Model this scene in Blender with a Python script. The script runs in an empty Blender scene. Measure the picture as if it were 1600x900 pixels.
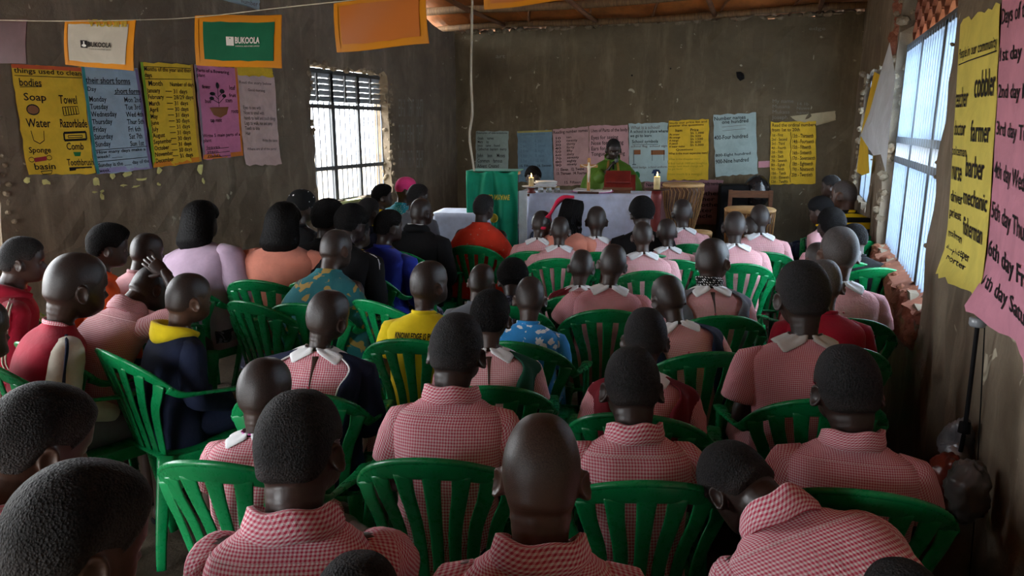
import bpy, bmesh, math, random
import numpy as np
from mathutils import Vector, Matrix
C = bpy.context.scene.collection
SC = bpy.context.scene
R = math.radians
random.seed(4)
# ------------------------------------------------------------ camera, world, light, exposure
F = 1130.0; TH = R(21.3); PH = R(12.55); HC = 1.75
cam_d = bpy.data.cameras.new('camera'); cam = bpy.data.objects.new('camera', cam_d); C.objects.link(cam)
cam_d.sensor_width = 36; cam_d.lens = 36 * F / 1600
cam_d.clip_start = 0.05; cam_d.clip_end = 300
cam.location = (0, 0, HC)
cam.rotation_euler = (R(90) - PH, 0, TH)
SC.camera = cam
SC.view_settings.view_transform = 'Standard'; SC.view_settings.look = 'None'
SC.view_settings.gamma = 1; SC.view_settings.use_curve_mapping = False
SC.view_settings.exposure = 0.0
w = bpy.data.worlds.new('overcast_sky'); SC.world = w; w.use_nodes = True
wn = w.node_tree.nodes; bg = wn['Background']
bg.inputs[0].default_value = (0.92, 0.96, 1.0, 1); bg.inputs[1].default_value = 18.0
def portal(name, loc, rot, sx, sy):
    l = bpy.data.lights.new(name, 'AREA'); l.shape = 'RECTANGLE'; l.size = sx; l.size_y = sy
    l.cycles.is_portal = True
    o = bpy.data.objects.new(name, l); C.objects.link(o); o.location = loc; o.rotation_euler = rot
XL, XR, YB, YR, ZT = -4.74, 0.6, 9.9, -2.4, 3.07
WINL = [(-.9, 3.12, .9, 2.45), (6.46, 8.0, .93, 2.38)]
WINR = [(3.90, 6.15, .86, 2.75), (7.2, 9.0, 1.0, 2.28)]
DOORR = (-3.9, -2.0, 0.0, 2.3)
for i, (a, b, c, d) in enumerate(WINL): portal('daylight_portal', (XL - .3, (a + b) / 2, (c + d) / 2), (0, R(-90), 0), d - c, b - a)
for i, (a, b, c, d) in enumerate(WINR): portal('daylight_portal', (XR + .3, (a + b) / 2, (c + d) / 2), (0, R(90), 0), d - c, b - a)
portal('daylight_portal', ((DOORR[0] + DOORR[1]) / 2, YR - .3, 1.25), (R(90), 0, 0), DOORR[1] - DOORR[0], 2.5)

# ------------------------------------------------------------ pixel rays (used once, to find where things stand)
fw = np.array([-math.sin(TH) * math.cos(PH), math.cos(TH) * math.cos(PH), -math.sin(PH)])
rt = np.array([math.cos(TH), math.sin(TH), 0]); up = np.cross(rt, fw); C0 = np.array([0, 0, HC])
def ray(x, y): return fw + rt * (x - 800) / F - up * (y - 450) / F
def atz(x, y, z): r = ray(x, y); return C0 + r * (z - HC) / r[2]
def atY(x, y, Y): r = ray(x, y); return C0 + r * Y / r[1]
def atX(x, y, X): r = ray(x, y); return C0 + r * X / r[0]
def atd(x, y, d): return C0 + ray(x, y) * d

# ------------------------------------------------------------ object helpers
def tag(o, label=None, cat=None, group=None, kind=None):
    if label: o['label'] = label
    if cat: o['category'] = cat
    if group: o['group'] = group
    if kind: o['kind'] = kind
    return o
def empty(name, loc=(0, 0, 0), rz=0, label=None, cat=None, group=None, kind=None):
    o = bpy.data.objects.new(name, None); C.objects.link(o); o.location = loc; o.rotation_euler = (0, 0, rz)
    o.empty_display_size = .1
    return tag(o, label, cat, group, kind)
def mesh_of(name, V, Fc, mats, smooth=True, uv=None, fm=None):
    me = bpy.data.meshes.new(name)
    me.from_pydata(np.asarray(V, float).tolist(), [], Fc)
    for m in (mats if isinstance(mats, (list, tuple)) else [mats]): me.materials.append(m)
    if smooth: me.polygons.foreach_set('use_smooth', [True] * len(me.polygons))
    if uv is not None:
        l = me.uv_layers.new(name='UVMap'); l.data.foreach_set('uv', np.asarray(uv, float).ravel())
    if fm is not None: me.polygons.foreach_set('material_index', fm)
    me.update()
    return me
def link(name, me, parent=None, loc=None, rot=None, label=None):
    o = bpy.data.objects.new(name, me); C.objects.link(o)
    if parent is not None: o.parent = parent
    if loc is not None: o.location = loc
    if rot is not None: o.rotation_euler = rot
    if label: o['label'] = label
    return o
def mk(name, V, Fc, mats, parent=None, smooth=True, uv=None, fm=None, label=None):
    return link(name, mesh_of(name, V, Fc, mats, smooth, uv, fm), parent, label=label)
class MB:
    def __init__(s): s.V = []; s.F = []; s.M = []; s.UV = []; s.n = 0; s.mi = 0
    def add(s, V, Fc, uv=None):
        V = np.asarray(V, float); s.V.append(V); s.F += [tuple(i + s.n for i in f) for f in Fc]
        s.M += [s.mi] * len(Fc); nl = sum(len(f) for f in Fc)
        s.UV.append(np.zeros((nl, 2)) if uv is None else np.asarray(uv, float)); s.n += len(V); return s
    def box(s, c, d, rz=0, rx=0, ry=0, taper=1.0):
        h = np.array(d) / 2; P = np.array([[x, y, z] for z in (-1, 1) for y in (-1, 1) for x in (-1, 1)], float)
        P[4:, :2] *= taper
        P = P * h; M = np.array(Matrix.Rotation(rz, 3, 'Z') @ Matrix.Rotation(ry, 3, 'Y') @ Matrix.Rotation(rx, 3, 'X'))
        return s.add(P @ M.T + np.array(c), [(0, 2, 3, 1), (4, 5, 7, 6), (0, 1, 5, 4), (2, 6, 7, 3), (0, 4, 6, 2), (1, 3, 7, 5)])
    def arr(s): return np.vstack(s.V), s.F, np.vstack(s.UV)
    def mesh(s, name, mats, smooth=False):
        V, Fc, uv = s.arr(); return mesh_of(name, V, Fc, mats, smooth, uv, s.M if isinstance(mats, (list, tuple)) else None)
    def build(s, name, mats, parent=None, smooth=False, label=None, loc=None, bev=0):
        me = s.mesh(name, mats, smooth)
        if bev:
            bm = bmesh.new(); bm.from_mesh(me); bmesh.ops.bevel(bm, geom=bm.edges[:], offset=bev, segments=1, affect='EDGES'); bm.to_mesh(me); bm.free()
        return link(name, me, parent, loc=loc, label=label)
def sstep(a, b, x):
    t = np.clip((np.asarray(x, float) - a) / (b - a), 0, 1); return t * t * (3 - 2 * t)
def unit(v): v = np.asarray(v, float); return v / (np.linalg.norm(v) + 1e-12)
def resample(P, k):
    """smooth path through control points P (m,c) -> k samples (Catmull-Rom)"""
    P = np.asarray(P, float); m = len(P)
    Q = np.vstack([2 * P[0] - P[1], P, 2 * P[-1] - P[-2]]); out = []
    for t in np.linspace(0, m - 1, k):
        i = min(int(t), m - 2); f = t - i; a, b, c, d = Q[i:i + 4]
        out.append(.5 * ((2 * b) + (c - a) * f + (2 * a - 5 * b + 4 * c - d) * f * f + (-a + 3 * b - 3 * c + d) * f ** 3))
    return np.array(out)
def loft(Rg, caps=(True, True), closed=True):
    """Rg (m,n,3) rings -> V,F,UV(arc length in metres)"""
    m, n, _ = Rg.shape; V = Rg.reshape(-1, 3); Fc = []; uv = []
    nn = n if closed else n - 1
    nxt = np.roll(Rg, -1, axis=1) if closed else Rg[:, list(range(1, n)) + [n - 1]]
    seg = np.linalg.norm(nxt - Rg, axis=2); U = np.zeros((m, n + 1)); U[:, 1:] = np.cumsum(seg, 1)
    U -= U[:, nn:nn + 1] / 2
    vl = np.linalg.norm(np.diff(Rg, axis=0), axis=2); W = np.zeros((m, n + 1)); W[1:, :n] = np.cumsum(vl, 0); W[:, n] = W[:, 0]
    Wm = W[:, :n].mean(1)
    W = .35 * W + .65 * Wm[:, None]
    for i in range(m - 1):
        for j in range(nn):
            k = (j + 1) % n
            Fc.append((i * n + j, i * n + k, (i + 1) * n + k, (i + 1) * n + j))
            uv += [(U[i, j], W[i, j]), (U[i, j + 1], W[i, j + 1]), (U[i + 1, j + 1], W[i + 1, j + 1]), (U[i + 1, j], W[i + 1, j])]
    if closed and caps[0]: Fc.append(tuple(reversed(range(n)))); uv += [(0, 0)] * n
    if closed and caps[1]: Fc.append(tuple(range((m - 1) * n, m * n))); uv += [(0, 0)] * n
    return V, Fc, np.array(uv)
def ring(c, ax, ay, n=24, e=2.0, start=math.pi / 2):
    """superellipse ring about c spanned by vectors ax, ay"""
    a = start + np.arange(n) * 2 * math.pi / n; ca, sa = np.cos(a), np.sin(a)
    x = np.sign(ca) * abs(ca) ** (2 / e); y = np.sign(sa) * abs(sa) ** (2 / e)
    return np.asarray(c, float) + x[:, None] * np.asarray(ax, float) + y[:, None] * np.asarray(ay, float)
def tube(P, r, n=12, k=None, upv=(0, 0, 1), e=2.0, caps=(True, True), round_end=0):
    """P control points, r radius list, floats or (rx,ry)"""
    P = np.asarray(P, float); r = np.array([(q, q) if np.isscalar(q) else q for q in (r if hasattr(r, '__len__') else [r] * len(P))], float)
    D = np.hstack([P, r])
    if k: D = resample(D, k)
    P, r = D[:, :3], np.maximum(D[:, 3:], 1e-4); T = np.gradient(P, axis=0); rings = []
    u0 = np.asarray(upv, float)
    for i in range(len(P)):
        t = unit(T[i]); x = np.cross(t, u0)
        if np.linalg.norm(x) < 1e-3: x = np.cross(t, (1, .01, 0))
        x = unit(x); y = np.cross(x, t)
        rings.append(ring(P[i], x * r[i, 0], y * r[i, 1], n, e))
    if round_end:
        t = unit(T[-1]); R0 = rings[-1]; c = P[-1]
        for a in (.5, .8, .97): rings.append(c + (R0 - c) * math.sqrt(1 - a * a) + t * r[-1].mean() * a * round_end)
        t = unit(T[0]); R0 = rings[0]; c = P[0]; pre = []
        for a in (.97, .8, .5): pre.append(c + (R0 - c) * math.sqrt(1 - a * a) - t * r[0].mean() * a * round_end)
        rings = pre + rings
    return loft(np.array(rings), caps)
def sphere(c, r, nu=16, nv=10):
    r = np.array(r if hasattr(r, '__len__') else (r, r, r), float); rings = []
    for i in range(nv + 1):
        ph = -math.pi / 2 + math.pi * i / nv; cr = max(math.cos(ph), 1e-3)
        rings.append(ring(np.array(c) + (0, 0, math.sin(ph) * r[2]), (cr * r[0], 0, 0), (0, cr * r[1], 0), nu))
    return loft(np.array(rings))
def lathe(prof, n=24, c=(0, 0, 0), caps=(True, True)):
    return loft(np.array([ring((c[0], c[1], c[2] + z), (r, 0, 0), (0, r, 0), n) for r, z in prof]), caps)
def rot(ax, a): return np.array(Matrix.Rotation(a, 3, ax))
def sinnoise(P, seed, freq, octv=3):
    rs = np.random.RandomState(seed); out = np.zeros(len(P)); amp = 1.0; tot = 0
    for o in range(octv):
        acc = np.zeros(len(P))
        for k in range(4):
            d = rs.normal(size=3); d /= np.linalg.norm(d); d2 = rs.normal(size=3)
            acc += np.sin((P @ d) * freq + rs.uniform(0, 6.28) + 1.3 * np.sin(P @ d2 * freq * .6 + rs.uniform(0, 6.28)))
        out += acc * amp / 4; tot += amp; amp *= .5; freq *= 2.1
    return out / tot
def remesh(V, Fc, vox, smooth_it=2):
    me = bpy.data.meshes.new('tmp'); me.from_pydata(np.asarray(V).tolist(), [], Fc)
    o = bpy.data.objects.new('tmp', me); C.objects.link(o)
    m = o.modifiers.new('r', 'REMESH'); m.mode = 'VOXEL'; m.voxel_size = vox
    if smooth_it:
        m = o.modifiers.new('s', 'SMOOTH'); m.iterations = smooth_it; m.factor = .5
    dg = bpy.context.evaluated_depsgraph_get(); e = o.evaluated_get(dg); m2 = e.to_mesh()
    V2 = np.zeros(len(m2.vertices) * 3); m2.vertices.foreach_get('co', V2); V2 = V2.reshape(-1, 3)
    F2 = [tuple(p.vertices) for p in m2.polygons]
    e.to_mesh_clear(); bpy.data.objects.remove(o); bpy.data.meshes.remove(me)
    return V2, F2

# ------------------------------------------------------------ materials
def newmat(name, col=(.5, .5, .5), rough=.7, spec=.5, metal=0):
    m = bpy.data.materials.new(name); m.use_nodes = True; nt = m.node_tree; b = nt.nodes['Principled BSDF']
    b.inputs['Base Color'].default_value = (*col, 1); b.inputs['Roughness'].default_value = rough
    b.inputs['Specular IOR Level'].default_value = spec; b.inputs['Metallic'].default_value = metal
    return m, nt, b
def N(nt, t, **kw):
    n = nt.nodes.new(t)
    for k, v in kw.items():
        if k in n.inputs: n.inputs[k].default_value = v
        else: setattr(n, k, v)
    return n
def ramp(nt, fac, stops):
    r = nt.nodes.new('ShaderNodeValToRGB'); el = r.color_ramp.elements
    while len(el) < len(stops): el.new(.5)
    for e, (p, c) in zip(el, stops): e.position = p; e.color = (*c, 1) if hasattr(c, '__len__') else (c, c, c, 1)
    nt.links.new(fac, r.inputs[0]); return r.outputs[0]
def mixc(nt, fac, a, b, mode='MIX'):
    m = nt.nodes.new('ShaderNodeMix'); m.data_type = 'RGBA'; m.blend_type = mode
    for s, v in ((0, fac), (6, a), (7, b)):
        if hasattr(v, 'links') or hasattr(v, 'is_linked'): nt.links.new(v, m.inputs[s])
        else: m.inputs[s].default_value = v if s == 0 else (*v, 1)
    return m.outputs[2]
def math_(nt, op, a, b=0.0):
    m = nt.nodes.new('ShaderNodeMath'); m.operation = op
    for i, v in enumerate((a, b)):
        if hasattr(v, 'is_linked'): nt.links.new(v, m.inputs[i])
        else: m.inputs[i].default_value = v
    return m.outputs[0]
def bump(nt, b, h, strength=.3, dist=.01):
    n = nt.nodes.new('ShaderNodeBump'); n.inputs['Strength'].default_value = strength; n.inputs['Distance'].default_value = dist
    nt.links.new(h, n.inputs['Height']); nt.links.new(n.outputs[0], b.inputs['Normal'])
def coord(nt, which='Object'): return nt.nodes.new('ShaderNodeTexCoord').outputs[which]
def noise(nt, vec, scale, detail=4, rough=.6, dist=0.0):
    n = nt.nodes.new('ShaderNodeTexNoise'); n.inputs['Scale'].default_value = scale; n.inputs['Detail'].default_value = detail
    n.inputs['Roughness'].default_value = rough; n.inputs['Distortion'].default_value = dist
    nt.links.new(vec, n.inputs['Vector']); return n.outputs[0]
def scaled(nt, vec, s):
    m = nt.nodes.new('ShaderNodeMapping'); m.inputs['Scale'].default_value = s; nt.links.new(vec, m.inputs[0]); return m.outputs[0]

def plaster(name, a, b_, c, spots=(.5, .45, .33)):
    m, nt, b = newmat(name, rough=.9, spec=.25); v = coord(nt)
    n1 = noise(nt, v, .9, 6, .62, .4); n2 = noise(nt, v, 5, 8, .7, .6); n3 = noise(nt, scaled(nt, v, (3, 3, .5)), 2.2, 6, .65)
    col = ramp(nt, n1, [(.3, a), (.52, b_), (.72, c)])
    col = mixc(nt, ramp(nt, n2, [(.35, .0), (.7, .6)]), col, tuple(x * .62 for x in b_))
    col = mixc(nt, ramp(nt, n3, [(.52, .0), (.75, .55)]), col, tuple(x * 1.5 for x in c))
    sp = noise(nt, v, 9, 3, .5, .8); col = mixc(nt, ramp(nt, sp, [(.70, .0), (.73, .8)]), col, spots)
    nt.links.new(col, b.inputs['Base Color'])
    h = math_(nt, 'ADD', math_(nt, 'MULTIPLY', n2, .7), math_(nt, 'MULTIPLY', noise(nt, v, 40, 5, .7), .3)); bump(nt, b, h, .55, .02)
    return m
M = {}
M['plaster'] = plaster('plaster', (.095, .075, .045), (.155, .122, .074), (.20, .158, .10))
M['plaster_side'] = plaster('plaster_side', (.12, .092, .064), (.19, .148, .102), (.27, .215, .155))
M['rubble'] = plaster('rubble', (.16, .125, .085), (.27, .21, .14), (.36, .29, .2))
M['clay'] = plaster('clay', (.16, .045, .025), (.26, .09, .05), (.33, .15, .09), (.45, .3, .2))
def simple(name, col, rough=.7, spec=.4, metal=0, var=.25, sc=8, bp=0, bsc=60, emit=None):
    m, nt, b = newmat(name, col, rough, spec, metal); v = coord(nt)
    n = noise(nt, v, sc, 4, .6); c = ramp(nt, n, [(.3, tuple(x * (1 - var) for x in col)), (.7, tuple(min(1, x * (1 + var)) for x in col))])
    nt.links.new(c, b.inputs['Base Color'])
    if bp: bump(nt, b, noise(nt, v, bsc, 3, .6), bp, .004)
    if emit: b.inputs['Emission Color'].default_value = (*emit[0], 1); b.inputs['Emission Strength'].default_value = emit[1]
    return m
def wood(name, a, b_, rough=.6, ax=(1, 1, 8)):
    m, nt, b = newmat(name, rough=rough); v = scaled(nt, coord(nt), ax)
    n = noise(nt, v, 6, 6, .65, 1.2); nt.links.new(ramp(nt, n, [(.3, a), (.7, b_)]), b.inputs['Base Color']); bump(nt, b, n, .3, .005); return m
M['floor'] = plaster('floor_earth', (.035, .026, .018), (.08, .06, .04), (.13, .10, .07), (.2, .17, .12))
M['ground'] = simple('ground', (.34, .28, .2), .95, .1)
M['roof'] = simple('roof_sheet', (.36, .11, .022), .5, .4, 0, .5, 3)
M['pole'] = wood('pole_bark', (.07, .035, .015), (.24, .13, .05), .8, (6, 1, 1))
M['beam'] = wood('beam_wood', (.09, .032, .012), (.20, .075, .025), .7)
M['iron'] = simple('grey_iron', (.10, .105, .11), .5, .5, .3, .2)
M['bar'] = simple('bar_paint', (.12, .14, .17), .45, .5, 0, .2)
M['palebar'] = simple('bar_paint_pale', (.20, .25, .32), .4, .5, 0, .12)
M['louver'] = simple('louver_glass', (.22, .235, .25), .3, .6, 0, .2)
m, nt, b = newmat('frosted_pane', (.80, .88, .95), .35, .4); tr = nt.nodes.new('ShaderNodeBsdfTranslucent'); tr.inputs[0].default_value = (.74, .87, 1.0, 1); tp = nt.nodes.new('ShaderNodeBsdfTransparent'); mx = nt.nodes.new('ShaderNodeMixShader'); mx.inputs[0].default_value = .25
nt.links.new(tr.outputs[0], mx.inputs[1]); nt.links.new(tp.outputs[0], mx.inputs[2]); nt.links.new(mx.outputs[0], nt.nodes['Material Output'].inputs[0]); M['pane'] = m
M['sill'] = simple('sill_paint', (.42, .44, .16), .6)
m, nt, b = newmat('green_plastic', (.003, .235, .065), .28, .5)
v = coord(nt); n = noise(nt, v, 5, 3, .6); nt.links.new(ramp(nt, n, [(.3, (.002, .17, .045)), (.7, (.004, .27, .08))]), b.inputs['Base Color'])
nt.links.new(ramp(nt, noise(nt, v, 30, 5, .7), [(.35, .22), (.7, .42)]), b.inputs['Roughness']); M['green'] = m
# skin tones
def skinmat(name, col):
    m, nt, b = newmat(name, col, .42, .5); v = coord(nt)
    c = ramp(nt, noise(nt, v, 14, 4, .6), [(.3, tuple(x * .75 for x in col)), (.7, tuple(x * 1.25 for x in col))])
    nt.links.new(c, b.inputs['Base Color']); bump(nt, b, noise(nt, v, 220, 3, .6), .12, .002)
    nt.links.new(ramp(nt, noise(nt, v, 60, 3, .6), [(.3, .36), (.7, .55)]), b.inputs['Roughness'])
    return m
SK = [skinmat('skin_dark', (.045, .023, .016)), skinmat('skin_deep', (.028, .015, .011)), skinmat('skin_brown', (.085, .040, .025))]
def hairmat(name, col, rough, bs, bd, sc, tip=None, edge=None, spread=(.0, .5), spec=.2):
    """edge: what shows at the hairline, where the hair is clipped down to the skin (the UV's second axis is the distance above the hairline)"""
    m, nt, b = newmat(name, col, rough, spec); v = coord(nt); vo = nt.nodes.new('ShaderNodeTexVoronoi'); vo.inputs['Scale'].default_value = sc
    nt.links.new(v, vo.inputs[0]); n = noise(nt, v, sc * .8, 4, .7, 1.0)
    h = math_(nt, 'ADD', vo.outputs[0], n); bump(nt, b, h, bs, bd)
    c = ramp(nt, n, [(.35, tuple(x * .5 for x in col)), (.7, tuple(x * 1.5 for x in (tip or col)))])
    if edge:
        u = nt.nodes.new('ShaderNodeUVMap'); sp = nt.nodes.new('ShaderNodeSeparateXYZ'); nt.links.new(u.outputs[0], sp.inputs[0])
        f = ramp(nt, math_(nt, 'ADD', sp.outputs[1], math_(nt, 'MULTIPLY', math_(nt, 'SUBTRACT', n, .5), .35)), [(max(0, spread[0]), 1.), (spread[1], 0.)]); c = mixc(nt, f, c, edge)
    nt.links.new(c, b.inputs['Base Color']); return m
HM = {'shaved': hairmat('shaved_scalp', (.022, .016, .014), .42, .35, .0012, 420, (.032, .024, .022), (.040, .022, .016), spec=.42),
      'shavedlight': hairmat('shaved_scalp_pale', (.055, .045, .042), .5, .35, .0012, 420, (.10, .09, .088), (.06, .04, .03)),  # paler shaved scalp, with window light put into the colour
      'short': hairmat('short_hair', (.006, .0055, .0055), .7, .9, .004, 240, (.022, .021, .022), (.030, .024, .022), (.0, .38)),
      'crop': hairmat('cropped_hair', (.007, .006, .006), .6, 1.0, .005, 260, (.020, .019, .020), (.075, .066, .064), (.05, .62)),
      'afro': hairmat('coily_hair', (.005, .0045, .0045), .75, 1.0, .006, 160, (.009, .008, .008), spec=.1),
      'wig': hairmat('long_hair', (.003, .0025, .0025), .65, .6, .004, 90, spec=.1)}
def gingham(name, red, mid, white, pitch=.0085):
    m, nt, b = newmat(name, rough=.85, spec=.2); uvn = nt.nodes.new('ShaderNodeUVMap'); s = nt.nodes.new('ShaderNodeSeparateXYZ'); nt.links.new(uvn.outputs[0], s.inputs[0])
    cs = []
    for a in (0, 1):
        fr = math_(nt, 'FRACT', math_(nt, 'MULTIPLY', s.outputs[a], 1 / pitch)); tri = math_(nt, 'ABSOLUTE', math_(nt, 'SUBTRACT', fr, .5))
        cs.append(ramp(nt, tri, [(.21, 0.), (.29, 1.)]))
    f = math_(nt, 'MULTIPLY', math_(nt, 'ADD', cs[0], cs[1]), .5)
    col = ramp(nt, f, [(0, white), (.5, mid), (1, red)])
    big = noise(nt, coord(nt), 7, 3, .6); col = mixc(nt, ramp(nt, big, [(.35, .0), (.75, .3)]), col, tuple(x * .8 for x in mid))
    nt.links.new(col, b.inputs['Base Color']); bump(nt, b, noise(nt, coord(nt), 25, 5, .7, .8), .6, .012); return m
HMB = hairmat('shaved_scalp_brown', (.040, .026, .021), .40, .35, .0012, 420, (.055, .038, .031), (.085, .042, .027), (.1, .7), spec=.45)
GH = [gingham('gingham_red', (.60, .045, .095), (.80, .34, .40), (.90, .80, .80)),
      gingham('gingham_faded', (.56, .12, .15), (.80, .40, .43), (.88, .74, .73), .007),
      gingham('gingham_small', (.52, .06, .10), (.74, .30, .35), (.85, .68, .68), .0065)]
CM = {}
def cloth(name, col, rough=.85, pat=None, bs=.35):
    if name in CM: return CM[name]
    m, nt, b = newmat('cloth_' + name, col, rough, .2); v = coord(nt); b.inputs['Sheen Weight'].default_value = .12 if sum(col) > .3 else 0
    c = ramp(nt, noise(nt, v, 6, 4, .6), [(.3, tuple(x * .8 for x in col)), (.7, tuple(min(1, x * 1.15) for x in col))])
    if pat:
        kind, pc, sc, th = pat; uvn = nt.nodes.new('ShaderNodeUVMap').outputs[0]
        if kind == 'dots':
            vo = nt.nodes.new('ShaderNodeTexVoronoi'); vo.inputs['Scale'].default_value = sc; vo.inputs['Randomness'].default_value = .35; nt.links.new(uvn, vo.inputs[0])
            f = ramp(nt, vo.outputs[0], [(th, 1.), (th + .04, 0.)])
        elif kind == 'flowers':
            vo = nt.nodes.new('ShaderNodeTexVoronoi'); vo.inputs['Scale'].default_value = sc; vo.inputs['Randomness'].default_value = .8; nt.links.new(uvn, vo.inputs[0])
            nn = noise(nt, uvn, sc * 3.2, 1, .5); f = ramp(nt, math_(nt, 'ADD', vo.outputs[0], math_(nt, 'MULTIPLY', nn, .55)), [(th, 1.), (th + .03, 0.)])
        elif kind == 'blot':
            f = ramp(nt, noise(nt, uvn, sc, 2, .5, .6), [(th, 0.), (th + .02, 1.)])
        elif kind == 'bands':
            s = nt.nodes.new('ShaderNodeSeparateXYZ'); nt.links.new(uvn, s.inputs[0])
            f = ramp(nt, math_(nt, 'FRACT', math_(nt, 'MULTIPLY', s.outputs[1], sc)), [(th, 0.), (th + .02, 1.)])
        c = mixc(nt, f, c, pc)
    nt.links.new(c, b.inputs['Base Color']); bump(nt, b, noise(nt, v, 22, 6, .7, .9), bs, .009); CM[name] = m; return m
white = cloth('white', (.80, .82, .84)); navy = cloth('navy', (.012, .018, .045)); black = cloth('black', (.006, .006, .007))
M['eye'] = simple('eye_white', (.22, .19, .16), .3)
# ------------------------------------------------------------ human templates (rest pose: seated, facing +Y, seat plane z=0, adult size)
HCZ = .736; HCY = .012
def gau(d, s): return np.exp(-(d / s) ** 2)
def head_shape(u):
    u = u / (np.sum(abs(u) ** 2.4, axis=1) ** (1 / 2.4))[:, None] * .985
    x, y, z = u[:, 0], u[:, 1], u[:, 2]; fr = sstep(-.2, .5, y); bk = 1 - sstep(-.5, .3, y)
    X = x * .0735 * (1 + .05 * gau(z - .30, .45) * bk) * (1 - .26 * sstep(.05, 1.0, -z)) * (1 + .02 * gau(z, .3))
    Y = y * .096 * (1 + .04 * bk * gau(z - .15, .5)) * (1 - .36 * bk * sstep(.35, 1.0, -z)) * (1 - .06 * fr)
    Z = z * .113
    Y = Y + .011 * fr * sstep(.2, .7, -z) - .006 * fr * gau(z + .02, .16)
    f = (y > 0) * 1.0
    ax = abs(x)
    Y += f * (.023 * gau(x, .13) * gau(z + .22, .13) + .008 * gau(x, .09) * gau(z + .04, .15))          # nose
    Y += f * (.004 * gau(ax - .14, .08) * gau(z + .27, .07))
    Y -= f * (.008 * gau(ax - .38, .17) * gau(z + .03, .11))                                           # sockets
    Y += f * (.005 * gau(ax - .35, .25) * gau(z - .15, .08))                                           # brow
    Y += f * (.008 * gau(x, .26) * gau(z + .47, .055) + .008 * gau(x, .22) * gau(z + .61, .06) - .003 * gau(x, .25) * gau(z + .54, .025))
    Y += f * (.007 * gau(x, .25) * gau(z + .86, .12)); Z = Z - f * .004 * gau(x, .3) * gau(z + .9, .2)
    X += np.sign(x) * f * .004 * gau(ax - .6, .2) * gau(z + .25, .18)                                  # cheek
    return np.stack([X, Y + HCY, Z + HCZ], 1)
def usphere(nu, nv):
    a = math.pi / 2 + np.arange(nu) * 2 * math.pi / nu; ph = -math.pi / 2 + math.pi * (np.arange(nv + 1)) / nv; ph[0] += .02; ph[-1] -= .02
    return np.stack([np.outer(np.cos(ph), np.cos(a)), np.outer(np.cos(ph), np.sin(a)), np.outer(np.sin(ph), np.ones(nu))], 2)
def head_loft(nu=72, nv=56):
    U = usphere(nu, nv); G = head_shape(U.reshape(-1, 3)).reshape(nv + 1, nu, 3); return loft(G)[:2]
ARMS = {  # shoulder, elbow, wrist, hand direction, palm normal (for the right side, x>0)
    'lap': ((.168, -.005, .505), (.225, .02, .275), (.13, .235, .155), (-.35, .9, -.25), (0, -.2, -1)),
    'spread': ((.172, .0, .505), (.285, .09, .30), (.17, .30, .20), (-.5, .85, -.1), (0, -.2, -1)),
    'front': ((.165, .01, .50), (.20, .17, .33), (.06, .34, .32), (-.6, .7, .3), (-.3, -.6, -.5)),
    'nape': ((.165, .0, .52), (.255, .14, .66), (.115, -.03, .80), (-.75, -.62, .25), (-.55, .7, .1)),
    'rest': ((.165, .01, .505), (.20, .19, .40), (.06, .40, .42), (-.6, .75, .1), (0, -.2, -1)),
}
def hand_mesh(wr, d, nrm, side, curl=.35, s=1.0):
    d = unit(d); nrm = np.asarray(nrm, float); nrm = unit(nrm - d * (nrm @ d)); lat = np.cross(nrm, d) * side   # lat points to thumb side
    mb = MB()
    P = [wr - d * .02, wr + d * .02, wr + d * .05, wr + d * .082]
    V, Fc, _ = tube(P, [(.024, .018), (.030, .016), (.038, .0145), (.036, .011)], 12, 7, upv=nrm, round_end=.5); mb.add(V, Fc)
    for k, (o, L) in enumerate(((.027, .066), (.009, .075), (-.009, .070), (-.026, .056))):
        b0 = wr + d * (.082 - .004 * abs(k - 1.3)) + lat * o; q = [b0 - d * .02]; a = 0.0; p = b0; q.append(p)
        for j, fl in enumerate((.45, .32, .26)):
            a += curl * (.7, 1.0, .8)[j]; dd = d * math.cos(a) + nrm * math.sin(a) + lat * o * 1.5; p = p + unit(dd) * L * fl; q.append(p)
        V, Fc, _ = tube(q, [.0088, .0088, .0082, .0076, .0062], 8, 9, upv=lat, round_end=.8); mb.add(V, Fc)
    t0 = wr + d * .02 + lat * .022; td = unit(d * .65 + lat * .7 + nrm * .25)
    V, Fc, _ = tube([t0 - td * .01, t0 + td * .03, t0 + td * .055 + d * .004, t0 + td * .068 + d * .016], [.012, .0115, .0095, .0072], 8, 8, upv=nrm, round_end=.8); mb.add(V, Fc)
    return mb
def joints(arm, sx):
    S, E, W, hd, nm = ARMS[arm]; f = np.array([sx, 1, 1.])
    return [np.array(q) * f for q in (S, E, W, hd, nm)]
def warp(V, k, inv=False):
    zs = np.linspace(-1, 2, 3001); g = 1 + (k - 1) * sstep(.59, .65, zs); Zc = np.concatenate([[0], np.cumsum((g[1:] + g[:-1]) / 2 * np.diff(zs))]) - 1
    V = V.copy()
    if not inv:
        s = np.interp(V[:, 2], zs, g); V[:, 0] *= s; V[:, 1] *= s; V[:, 2] = np.interp(V[:, 2], zs, Zc)
    else:
        z = np.interp(V[:, 2], Zc, zs); s = np.interp(z, zs, g); V[:, 0] /= s; V[:, 1] /= s; V[:, 2] = z
    return V
_body = {}
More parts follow.
